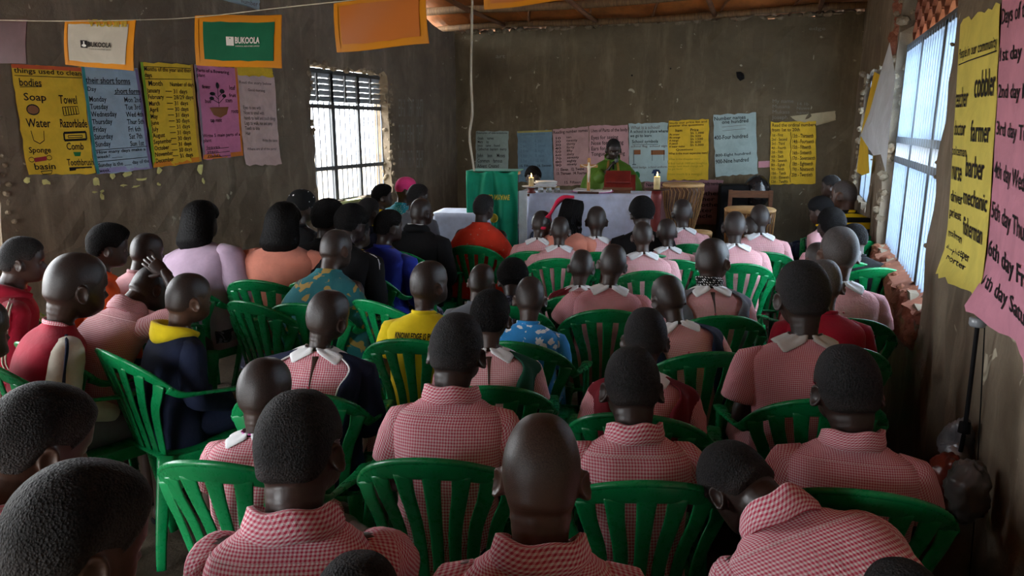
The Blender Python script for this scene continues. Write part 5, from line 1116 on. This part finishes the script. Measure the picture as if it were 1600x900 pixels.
def wrap(mat, puff=1.0, name='headwrap'):
    def f(root, X, G, seed, body):
        U = usphere(40, 28).reshape(-1, 3); P = head_shape(U); c = np.array([0, HCY - .01, HCZ + .01]); x, y, z = U.T; m_ = sstep(-.35, .1, z - .35 * np.maximum(y, 0) * 1.6)
        P = c + (P - c) * (1 + (.13 * puff) * m_ - .05 * (1 - m_))[:, None]; P = P + unit_rows(P - c) * (.004 * sinnoise(P, 5, 50, 2) * m_)[:, None]
        V, Fc, uv = loft(P.reshape(29, 40, 3)); keep = [k for k, f_ in enumerate(Fc) if all(m_[i] > .02 for i in f_)]; uvk = []; off = 0; st_ = []
        for f_ in Fc: st_.append(off); off += len(f_)
        for k in keep: uvk += list(uv[st_[k]:st_[k] + len(Fc[k])])
        bp(name, V, [Fc[k] for k in keep], mat, root, X, np.array(uvk))
    return f
def stripes(mat, offs=(-.010, 0, .010), r=.0028, arms=('lap', 'lap'), kr=1.12):
    def f(root, X, G, seed, body):
        for sx in (-1, 1):
            S, E, W, hd, nm = joints(arms[0], sx); o = np.array([sx, -.25, .25]); o = o / np.linalg.norm(o)
            for q in offs:
                P = [S * (.75, 1, 1.10) + (0, q, 0) + (0, -.01, .012), S + o * .073 * kr + (0, q, 0), S * .5 + E * .5 + o * .069 * kr + (0, q, 0), E + o * .064 * kr + (0, q, 0), E * .5 + W * .5 + np.array([sx, -.1, .5]) * .04 + (0, q, 0)]
                bp('stripe', *tube(P, [(r * 1.5, r)] * 5, 6, 20)[:2], mat, root, X)
    return f
def bands(specs):
    def f(root, X, G, seed, body):
        for z, m_, w_ in specs:
            n = G.shape[1]; i = int(np.argmin(abs(G[:, 0, 2] - z))); g = G[i]; c = g.mean(0); R3 = [c + (g - c) * q + np.array([0, 0, h]) for q, h in ((1.02, -w_), (1.05, -w_), (1.05, w_), (1.02, w_))]
            V, Fc, uv = loft(np.array(R3), (False, False)); bp('hem_band', V, Fc, m_, root, X, uv)
    return f
def jacket_over(mat, piping=None, back=False):
    """an open jacket slipped off the nape, hanging on both shoulders"""
    def f(root, X, G, seed, body):
        m_, n, _ = G.shape; mb = MB()
        for sx in (-1, 1):
            grid = []
            for i in range(0, int(m_ * .93)):
                t = i / m_; row = []
                for a in np.linspace(30 + 34 * sstep(.45, .93, t) - (26 if back else 0), 125, 18):
                    j = (n / 2 - sx * a / 360 * n) % n; j0 = int(j); p = G[i][j0] * (1 - (j - j0)) + G[i][(j0 + 1) % n] * (j - j0); c = np.array([0, -.02, p[2]]); row.append(c + (p - c) * (1.10 + .07 * math.sin(a * .12 + t * 5)) + np.array([0, -.008, .004]))
                grid.append(row)
            g = np.array(grid); mb.add(*thick(g if sx > 0 else g[:, ::-1], .006))
            if piping is not None: bp('piping', *tube(g[:, 0] + (0, -.004, 0), [.004] * len(g), 6)[:2], piping, root, X)
        V, Fc, uv = mb.arr(); bp('open_jacket', V + sinnoise(V, seed, 24, 3)[:, None] * .008, Fc, mat, root, X, uv)
    return f
def both(*fs):
    def f(*a):
        for g in fs: g(*a)
    return f
def slit(root, X, G, seed, body):
    n = G.shape[1]; j = n // 2; pts = [G[i][j] + (0, -.0025, 0) for i in range(int(len(G) * .35), int(len(G) * .88))]
    bp('open_placket', *tube(pts, [(.001 + .013 * (k / (len(pts) - 1)) ** 2, .002) for k in range(len(pts))], 8, upv=(0, 1, 0))[:2], SK[0], root, X)
def back_text(s, mat, z0, z1, w_):
    def f(root, X, G, seed, body):
        texts.clear(); dst = []; texts.append(dict(s=s, box=(-w_, w_, z1, z0), col='k', dst=dst, bold=.03)); text_mesh_all()
        n = G.shape[1]
        for (u, v, Fc, cc) in dst:
            V = []
            for a, z in zip(u, v):
                i = int(np.clip(np.searchsorted(G[:, n // 2, 2], z), 1, len(G) - 1)); row = G[i]; bk = row[row[:, 1] < row[:, 1].mean()]; k = np.argsort(bk[:, 0]); y = np.interp(a, bk[k, 0], bk[k, 1]); V.append((a, y - .006, z))
            tag(bp('lettering', np.array(V), Fc, mat, root, X), kind='stuff')
    return f
def hairband(mat):
    def f(root, X, G, seed, body):
        mb = MB(); rs_ = np.random.RandomState(seed)
        for k in range(26):
            a = math.pi + (k / 25 - .5) * 3.6; P0 = np.array([math.sin(a) * .09, HCY + math.cos(a) * .10, .80]); mb.add(*tube([P0 * (.8, .8, 1) + (0, 0, .05), P0, P0 * (1.0, 1.1, 1) + (0, -.01, -.12), P0 * (1, 1.15, 1) + (0, -.01, -.26 - .05 * rs_.rand())], [.010, .010, .009, .005], 6, 12)[:2])
        V, Fc, _ = mb.arr(); tag(bp('braids', V, Fc, HM['wig'], root, X), kind='stuff'); bp('ribbon', *tube([(.02, -.02, .875), (-.05, -.07, .86), (-.10, -.10, .79), (-.13, -.13, .68), (-.17, -.12, .60)], [(.03, .012), (.055, .018), (.055, .016), (.05, .014), (.03, .01)], 10, 20)[:2], cloth('ribbon_red', (.55, .01, .05), .4), root, X)
    return f
sh_, yaws = 'green plastic armchairs in the rows', 0
P = person
# -- front rows
P('young man in profile with short fade hair, bottom left corner in black jacket', 108, 812, 1.22, yaw=-12, hair='crop', skin=2, top='jacket', mat=black, bottom='trousers', lean=8, head=(0, 17, 0), hw=166, lod=0)
P('boy with short dark hair directly behind the corner young man, head tilted down', 54, 662, 1.20, yaw=-2, hair='crop', skin=2, top='boy', mat=GH[0], lean=6, head=(-12, 22, 4), hw=118, lod=0)
P('boy in red gingham shirt with short hair, front row left of the bald-headed boy', 467, 690, 1.10, fx=.90, yaw=24, hair='short', skin=0, lean=12, head=(-14, 6, -3), hw=122, lod=0, arms='rest')
P('boy with smoothly shaved head in red gingham shirt, bottom middle', 846, 732, 1.08, fx=.93, yaw=19, hair='shaved', skin=2, hmat=HMB, lean=8, head=(-3, 7, 0), hw=128, lod=0)
P('boy slumped forward to the left in red gingham shirt, bottom right', 1152, 742, .97, yaw=20, hair='short', skin=1, mat=GH[0], lean=44, side=-20, head=(14, 22, -4), hw=96, s=.93, fx=.95, lod=0, hump=.03, arms='rest')
P('dark-haired child cut off at the bottom edge, left of the smoothly shaved boy', 555, 958, 1.02, yaw=20, hair='short', skin=1, lean=6, head=(0, 14, 0), hw=140, lod=1, chair=None)
P('dark-haired head barely showing at the bottom edge on the right', 1415, 950, 1.0, yaw=15, hair='short', skin=1, lean=6, head=(0, 14, 0), hw=120, lod=1, chair=None)
P('boy in red gingham shirt behind slatted chair, left of the two middle boys', 713, 545, 1.05, yaw=16, hair='short', skin=1, lean=12, head=(-6, 4, 2), hw=80, arms='lap', lod=0, crz=0)
P('boy in red gingham shirt with large yoke, directly right of the middle boy', 987, 602, 1.0, yaw=20, hair='short', skin=1, cdy=.05, lean=9, head=(0, 14, 0), hw=84, arms='spread', lod=0)
P('boy with black hair in maroon gingham shirt, right side near the wall', 1323, 608, 1.01, cdy=.05, yaw=6, hair='short', skin=1, mat=GH[2], lean=10, head=(8, 6, -4), hw=92, lod=0, fx=1.08)
P('tall girl in pinkish gingham dress with wide pale collar, arms on lap, right side', 1254, 460, 1.13, yaw=16, hair='short', skin=1, top='girl', mat=GH[2], bottom='skirt', lean=8, head=(4, 4, 0), hw=76, lod=0, cmat=cloth('grey_white', (.50, .50, .46)), arms='lap', fx=1.05)
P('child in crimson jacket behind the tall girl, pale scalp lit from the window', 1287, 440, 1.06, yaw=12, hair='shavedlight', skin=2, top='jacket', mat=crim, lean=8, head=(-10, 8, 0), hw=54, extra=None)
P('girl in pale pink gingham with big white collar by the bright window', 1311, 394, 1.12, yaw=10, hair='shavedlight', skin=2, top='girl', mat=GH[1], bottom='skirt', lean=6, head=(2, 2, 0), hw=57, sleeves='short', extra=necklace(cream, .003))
P('girl looking right with black polka dot scarf, open-backed gingham dress', 1112, 406, 1.07, yaw=20, hair='shaved', skin=0, top='girl', mat=GH[1], bottom='skirt', lean=8, head=(-38, 4, 0), hw=50, extra=both(scarf(polka), slit, jacket_over(grey)))
P('girl with shaved head leaning left, white collar over pink dress', 1045, 461, 1.01, yaw=26, hair='shaved', skin=1, top='girl', mat=GH[1], bottom='skirt', lean=12, side=-6, head=(8, 10, 0), hw=50, extra=jacket_over(navy))
P('girl with black hair and maroon cardigan half off, white collar corner showing', 1008, 527, 1.0, yaw=8, hair='short', skin=1, top='girl', mat=GH[2], bottom='skirt', lean=12, head=(6, 10, 0), hw=66, extra=jacket_over(maroon))
P('girl in gingham dress with rounded white collar and elbows spread, middle rows', 957, 408, 1.05, yaw=18, hair='shaved', skin=0, top='girl', mat=GH[2], bottom='skirt', lean=6, side=3, head=(4, 2, 6), hw=43, arms='spread', fx=1.06, lod=1)
P('small child in maroon jacket and white collar, left of the elbows-spread girl', 908, 416, .96, yaw=16, hair='shaved', skin=0, top='girl', mat=GH[1], bottom='skirt', lean=8, head=(0, 4, 4), hw=38, extra=jacket_over(maroon, back=True))
P('child in blue dress printed with white flowers', 828, 463, .98, yaw=8, hair='shaved', skin=0, top='tee', mat=floral, bottom='skirt', lean=10, head=(10, 6, 0), hw=47, loose=.02, sleeves='short')
P('girl with cropped black hair, pink gingham open at neck, dark green jacket', 766, 492, 1.03, yaw=22, hair='tight', skin=0, top='girl', mat=GH[1], bottom='skirt', lean=8, head=(-12, 4, 0), hw=58, extra=both(slit, jacket_over(dgreen)))
P('girl leaning with navy jacket slipping off shoulders and open-backed gingham', 511, 490, 1.05, yaw=22, hair='shaved', skin=1, top='girl', mat=GH[0], bottom='skirt', lean=8, side=4, head=(-26, 2, 6), hw=60, lod=0, extra=both(slit, jacket_over(navy, white, False)), smat=navy, sleeves='long', sr=1.25)
P('boy in bright yellow T-shirt with black slogan across the back', 669, 442, 1.04, yaw=14, hair='shaved', skin=0, top='tee', mat=yel, lean=6, head=(-36, 3, 0), hw=52, extra=back_text('KNOWLEDGE IS POWER', black, .470, .503, .135))
P('child with shaved head in grey top, behind the yellow T-shirt', 752, 438, .97, yaw=8, hair='shaved', skin=0, top='tee', mat=grey, lean=8, head=(0, 4, 6), hw=40)
P('child with thick dark curls in the middle, mostly behind the flower dress', 801, 436, .92, yaw=16, hair='afro', skin=1, top='jacket', mat=batik, lean=14, head=(0, 20, 0), hw=40)
# -- women and adults on the left
P('person hunched in teal wrap printed with tan shapes', 524, 385, 1.09, yaw=10, hair='shaved', skin=0, top='shawl', mat=teal, bottom='long_skirt', bmat=teal, lean=14, head=(-20, 8, 0), hw=44, fx=1.0)
P('woman with long black hair in peach blouse', 445, 345, 1.20, s=1.02, yaw=8, hair='wig', skin=0, top='tee', mat=peach, bottom='long_skirt', bmat=rbat, lean=6, hs=.90, fx=1.22, fy=1.2, sr=1.15, head=(0, 2, 0), cs=1.02)
P('woman with bobbed black hair in lilac blouse, against the left wall', 316, 343, 1.23, s=1.04, yaw=-2, hair='wig', skin=0, top='tee', mat=pk1, bottom='long_skirt', bmat=batik, lean=10, side=-9, hs=.90, fx=1.15, fy=1.12, sleeves='long', sr=1.2, head=(0, 4, 0), cs=1.02)
P('woman in black headwrap with white dots', 470, 322, 1.20, yaw=0, hair=None, skin=1, top='jacket', mat=black, bottom='long_skirt', bmat=batik, lean=6, head=(-10, 2, 0), extra=wrap(wdots, 1.4))
P('adult in black track jacket with three white sleeve stripes', 548, 350, 1.16, yaw=4, hair='afro', skin=1, top='jacket', mat=black, bottom='long_skirt', bmat=batik, lean=16, head=(-14, 8, 0), fx=1.1, extra=stripes(white))
P('person with big dark hair behind the track jacket', 512, 342, 1.17, yaw=0, hair='afro', skin=1, top='jacket', mat=black, bottom='long_skirt', bmat=batik, lean=6, head=(-10, 0, 0))
P('boy with yellow collar facing right beside the left window', 597, 304, 1.13, yaw=-15, hair='afro', skin=0, top='tee', mat=yel, lean=6, head=(-40, 0, 0), hw=24)
P('child in dark top with yellow sleeve below the window', 575, 328, 1.10, yaw=-5, hair='short', skin=1, top='hoodie', mat=navy, smat=yel, lean=6, head=(-10, 0, 0), hw=30)
P('person in dark coat and yellow scarf behind the royal blue blouse', 560, 362, 1.05, yaw=-5, hair='short', skin=1, top='hoodie', mat=yel, smat=yel, lean=6, head=(-20, 0, 0), hw=30)
P('child in bright pink knitted cap and blue spotted top', 633, 293, 1.17, yaw=-20, hair=None, skin=0, top='tee', mat=bdots, lean=6, head=(-40, 0, 0), hw=26, extra=wrap(hpink, 1.0, 'knitted_cap'))
P('woman with dark ponytail in royal blue blouse', 606, 350, 1.12, yaw=-6, hair='tight', skin=1, top='tee', mat=blue, bottom='long_skirt', bmat=batik, lean=6, head=(-25, 4, 0), hw=36, sleeves='long', fx=1.12)
P('man in black suit jacket with thin white collar', 657, 326, 1.14, yaw=-4, hair='shaved', skin=1, top='boy', mat=black, cmat=black, sleeves='long', bottom='trousers', bmat=black, lean=6, head=(-14, 2, 0), hw=30, fx=1.15, extra=lambda root, X, G, seed, body: bp('shirt_collar', *ring_band(.620, .060, .020)[:2], white, root, X))
P('man in grey jacket just behind the black suit', 652, 304, 1.16, yaw=-10, hair='short', skin=1, top='jacket', mat=grey, bottom='trousers', bmat=black, lean=6, head=(-25, 2, 0), hw=28)
P('woman wrapped in bright red patterned shawl before the green banner', 755, 320, 1.14, yaw=8, hair='short', skin=1, top='shawl', mat=rshawl, bottom='long_skirt', bmat=rbat, lean=6, head=(-22, 4, 0), hw=29, lod=1)
# -- left side children
P('boy in crimson hooded top with white arm stripes, far left', 32, 396, 1.17, yaw=-34, hair='short', skin=0, top='hoodie', mat=crim, lean=10, head=(-6, 2, 0), hw=50, lod=1, extra=stripes(cream, (-.006, .006)))
P('boy in red and cream varsity jacket', 117, 449, 1.08, cdy=.06, yaw=-26, crz=10, hair='shaved', skin=0, top='varsity', mat=crim, smat=cream, lean=12, head=(10, 4, 0), hw=74, lod=0, bmat=grey, extra=both(bands([(.00, cream, .028), (.005, navy, .010)]), stripes(navy, (.0,), .005)), cmat=GH[0])
P('person in vivid orange hooded top with thick black hair', 168, 378, 1.15, yaw=-30, hair='afro', skin=0, top='hoodie', mat=orange, lean=12, head=(-10, 4, 0), hw=44, lod=1)
P('child in pale pink top beside the orange hooded top', 228, 387, 1.08, yaw=-10, hair='shaved', skin=0, top='tee', mat=lpink, lean=10, head=(-10, 4, 0), hw=40, lod=1)
P('child in pink gingham bending forward with a hand on the head', 236, 442, 1.02, yaw=-10, hair='shaved', skin=0, top='boy', mat=GH[1], lean=26, head=(-4, 16, 0), hw=50, arms=('lap', 'nape'), lod=0, hump=.03)
P('boy in navy hooded jacket with bright yellow hood lining', 293, 465, 1.02, yaw=-24, crz=8, hair='shaved', skin=2, top='hoodie', mat=navy, cmat=yel, lean=8, head=(6, 4, 0), hw=56, lod=1)
P('girl with pink bead necklace and white collar, near the front left', 413, 614, .95, cdy=.05, yaw=12, hair='shaved', skin=0, top='girl', mat=GH[0], bottom='skirt', lean=8, head=(-8, 6, 0), hw=76, lod=0, extra=necklace(simple('bead_pink', (.75, .15, .50), .3)))
P('child in pink gingham cut by the left edge below the crimson hooded boy', -38, 520, 1.05, yaw=-10, hair='shaved', skin=0, mat=GH[0], lean=12, head=(0, 6, 0), lod=1)
# -- middle and far rows
P('girl in dusty pink dress facing right at the left end of the front girls', 846, 348, 1.03, yaw=10, hair='shaved', skin=1, top='girl', mat=GH[1], bottom='skirt', lean=8, head=(-20, 12, 0), hw=30)
P('girl with pointed white collar, second from left among the front girls', 875, 357, 1.03, yaw=16, hair='shaved', skin=1, top='girl', mat=GH[1], bottom='skirt', lean=6, head=(-10, 4, 0), hw=30, fx=1.08, lod=1)
P('woman with long braids and a red ribbon before the altar', 893, 330, 1.12, yaw=-4, hair='tight', skin=2, top='tee', mat=peach, bottom='long_skirt', lean=6, head=(-25, 8, 0), hw=30, extra=hairband(0))
P('girl with hand at chin, directly in front of the altar middle', 932, 343, 1.06, yaw=18, hair='shaved', skin=1, top='girl', mat=GH[1], bottom='skirt', lean=6, head=(-4, 4, 0), hw=32)
P('girl with round shaved head left of the red-sashed children, before the altar right end', 1004, 364, 1.06, yaw=20, hair='shaved', skin=0, top='girl', mat=GH[1], bottom='skirt', lean=6, head=(0, 2, 0), hw=32, fx=1.08, lod=1)
P('woman with black tied hair and black top near the altar', 1003, 329, 1.13, yaw=22, hair='afro', skin=1, top='jacket', mat=black, bottom='long_skirt', bmat=black, lean=10, head=(0, 10, 0), hw=32)
P('girl in pink with a pale shirt collar, right of the round-headed girl', 1042, 360, 1.02, yaw=20, hair='shaved', skin=1, top='girl', mat=GH[1], bottom='skirt', lean=8, head=(4, 6, 0), hw=30, smat=GH[1])
P('girl sitting directly in front of the tall drum', 1066, 330, 1.08, yaw=20, hair='shaved', skin=1, top='girl', mat=GH[1], bottom='skirt', lean=6, head=(0, 2, 0), hw=30)
P('girl in clean pink dress and white collar before the wide drum', 1148, 351, 1.08, yaw=16, hair='shaved', skin=1, top='girl', mat=GH[1], bottom='skirt', lean=6, head=(-4, 4, 0), hw=34, fx=1.05, lod=1)
P('child half hidden behind the clean pink dress, with crimson sash', 1174, 352, 1.02, yaw=16, hair='shaved', skin=1, top='tee', mat=crim, lean=6, head=(0, 4, 0), hw=26)
P('girl in dim pink dress with crimson jacket on the lap, right of the wide drum', 1187, 337, 1.09, yaw=14, hair='shaved', skin=1, top='girl', mat=GH[1], bottom='skirt', bmat=crim, lean=6, head=(-4, 4, 0), hw=30)
P('girl in black headscarf looking left near the back right', 1284, 330, 1.08, yaw=50, hair=None, skin=0, top='tee', mat=lpink, bottom='skirt', lean=14, head=(10, 4, 0), sleeves='long', extra=wrap(black, 1.0, 'headscarf'))
P('girl with black hair and pink dress beside the right wall, facing away', 1299, 353, 1.06, yaw=20, hair='tight', skin=1, top='girl', mat=GH[1], bottom='skirt', lean=6, head=(0, 2, 0), hw=38)
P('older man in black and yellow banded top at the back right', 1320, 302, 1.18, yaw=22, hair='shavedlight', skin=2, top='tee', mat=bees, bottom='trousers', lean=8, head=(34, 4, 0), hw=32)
P('person facing the camera side behind the banded man', 1300, 287, 1.18, yaw=70, hair='short', skin=0, top='jacket', mat=grey, bottom='trousers', lean=6, head=(10, 4, 0), hw=24)
P('child with dark hair against the right wall by the bright window', 1335, 371, 1.01, yaw=20, hair='tight', skin=1, top='jacket', mat=black, lean=10, head=(20, 4, 0), hw=32)
P('child half hidden left of the pale-collared window girl', 1279, 402, 1.02, yaw=24, hair='shaved', skin=2, top='jacket', mat=maroon, lean=8, head=(0, 4, 0), hw=38)
P('person with round black hair seated behind the left candle', 833, 277, 1.165, yaw=190, hair='afro', skin=1, top='jacket', mat=grey, bottom='trousers', lean=4, head=(0, 12, 0), hs=1.0)
# -- the standing man in the green vestment
def priest():
    pz = 1.60; p = atz(957, 229, 1.615); d = (p - C0) @ fw; d = 9.15; p = atd(957, 230, d); s_ = 1.0; zh = float(p[2]); seat_z = zh - HCZ * 1.02
    root = empty('person', (p[0], p[1], 0), R(180 + 18), 'man in green priestly vestment standing behind the altar speaking into a microphone', 'person')
    ARMS['mic'] = ((.165, .0, .50), (.235, .10, .28), (.055, .195, .50), (-.45, .25, .85), (-.85, .2, .4)); ARMS['out'] = ((.165, .0, .50), (.23, .16, .27), (.14, .36, .25), (-.2, .95, -.2), (0, -.1, -1))
    V, Fc = body_template('out', 'mic', 1); pf = pose_fn(4, 0, 0, (4, 18, 0), 1.1, 0)
    def X(V):
        V = np.array(V, float); lo = V[:, 2] < .09; V2 = pf(V); t = np.clip(V[:, 1], 0, .42); 
        leg = (V[:, 2] < .16) & (V[:, 1] > .12) & (V[:, 2] < .16)
        V2[leg, 1] = V[leg, 1] * .12 - .02; V2[leg, 2] = V[leg, 2] - (np.clip(V[leg, 1], 0, .42)) * .95 
        lowz = V2[:, 2] < 0; V2[:, 2] = np.where(lowz, V2[:, 2] * (seat_z / .86), V2[:, 2]); V2[:, 2] += seat_z; return V2
    mk('body', X(V), Fc, SK[1], root); V, Fc, huv = cap('short', 1); mk('hair', X(V), Fc, HM['short'], root, uv=huv)
    for sx in (-1, 1): V, Fc, _ = sphere((sx * .0285, HCY + .070, HCZ + .0), .0118, 10, 8); mk('eye', X(V), Fc, M['eye'], root)
    T = np.array([[-.45, 0, .36, .25], [-.2, 0, .37, .26], [.05, .0, .385, .27], [.2, .02, .385, .28], [.32, .02, .36, .26], [.42, .01, .31, .21], [.50, 0, .25, .15], [.55, -.01, .185, .115], [.585, -.015, .12, .085], [.61, -.02, .085, .075]])
    D = resample(T, 46); G = np.array([ring((0, q[1], q[0]), (q[2], 0, 0), (0, q[3], 0), 96, 2.3) for q in D]); V, Fc, uv = loft(G, (True, False)); 
    low = 1 - sstep(.35, .58, V[:, 2]); a = np.arctan2(V[:, 1], V[:, 0]); V = V + unit_rows(V * (1, 1, 0)) * (.020 * np.sin(a * 9 + 2 * np.sin(V[:, 2] * 5)) * low)[:, None]
    V[:, 1] -= 0; mk('vestment', X(V), Fc, olive, root, uv=uv)
    mk('alb', *(lambda g: (X(g[0]), g[1]))(loft(np.array([ring((0, 0, z), (w_, 0, 0), (0, w_ * .8, 0), 40) for z, w_ in ((-.84, .26), (-.5, .24), (.1, .2))]))[:2]), white, root)
    V, Fc, uv = ring_band(.612, .068, .03); mk('collar', X(V), Fc, white, root); V, Fc, uv = ring_band(.612, .085, .06, kn=.012); mk('cowl', X(V), Fc, olive, root)
    for sx in (-1, 1): mk('stole', X(ribbon([(sx * .05, .07, .60), (sx * .065, .15, .50), (sx * .07, .29, .30), (sx * .07, .30, .0)], [(1, 0, 0)] * 4, [.03] * 4, [.006] * 4, 16)[0]), ribbon([(sx * .05, .07, .60), (sx * .065, .15, .50), (sx * .07, .29, .30), (sx * .07, .30, .0)], [(1, 0, 0)] * 4, [.03] * 4, [.006] * 4, 16)[1], brass, root)
    for arm, sx in (('out', -1), ('mic', 1)):
        S, E, W, hd, nm = joints(arm, sx); mk('sleeve', *(lambda g: (X(g[0]), g[1]))(tube([S, E * .6 + S * .4, E * .6 + W * .4 + (0, .02, 0), W * .75 + E * .25 + (0, .03, .0)], [.07, .085, .095, .085], 24, 16, upv=(0, 1, .2))[:2]), olive, root)
    S, E, W, hd, nm = joints('mic', 1); hp = W + unit(hd) * .06 + unit(nm) * .03; me = empty('microphone', (0, 0, 0), 0, 'black handheld microphone held up to the standing man\'s mouth', 'microphone'); me.location = root.location; me.rotation_euler = root.rotation_euler
    A = X([hp + (0, .0, -.06), hp + (0, .0, .03), hp + (-.01, .0, .09), hp + (-.012, 0, .13)]); mk('handle', *tube(A[:3], [.012, .014, .018], 12, 8)[:2], black, me); V, Fc, _ = sphere(A[3], (.026, .026, .03), 16, 12); mk('grille', V, Fc, M['iron'], me)
priest()
# ------------------------------------------------------------ chairs under everybody, then the empty ones
words = {}
for (x, y, rz, sc, gl, lb) in CHAIRS:
    place_chair(x, y, rz, sc, 'green plastic armchair under the ' + ' '.join(lb.split()[:10]))
for (px, py, rz, lb) in ((398, 500, -6, 'empty green plastic armchair left of the gingham girl in navy jacket'), (398, 443, -4, 'green plastic armchair behind the empty one, in front of the peach blouse'), (600, 500, -14, 'dark green plastic armchair beside the teal wrap')):
    p = atz(px, py, .79); place_chair(p[0], p[1] + .28, R(rz), .95, lb)
print('objects', len(bpy.data.objects), 'people', len(PEOPLE), 'tris', sum(sum(len(p.vertices) - 2 for p in m_.polygons) for m_ in {o.data for o in bpy.data.objects if o.type == 'MESH'}))
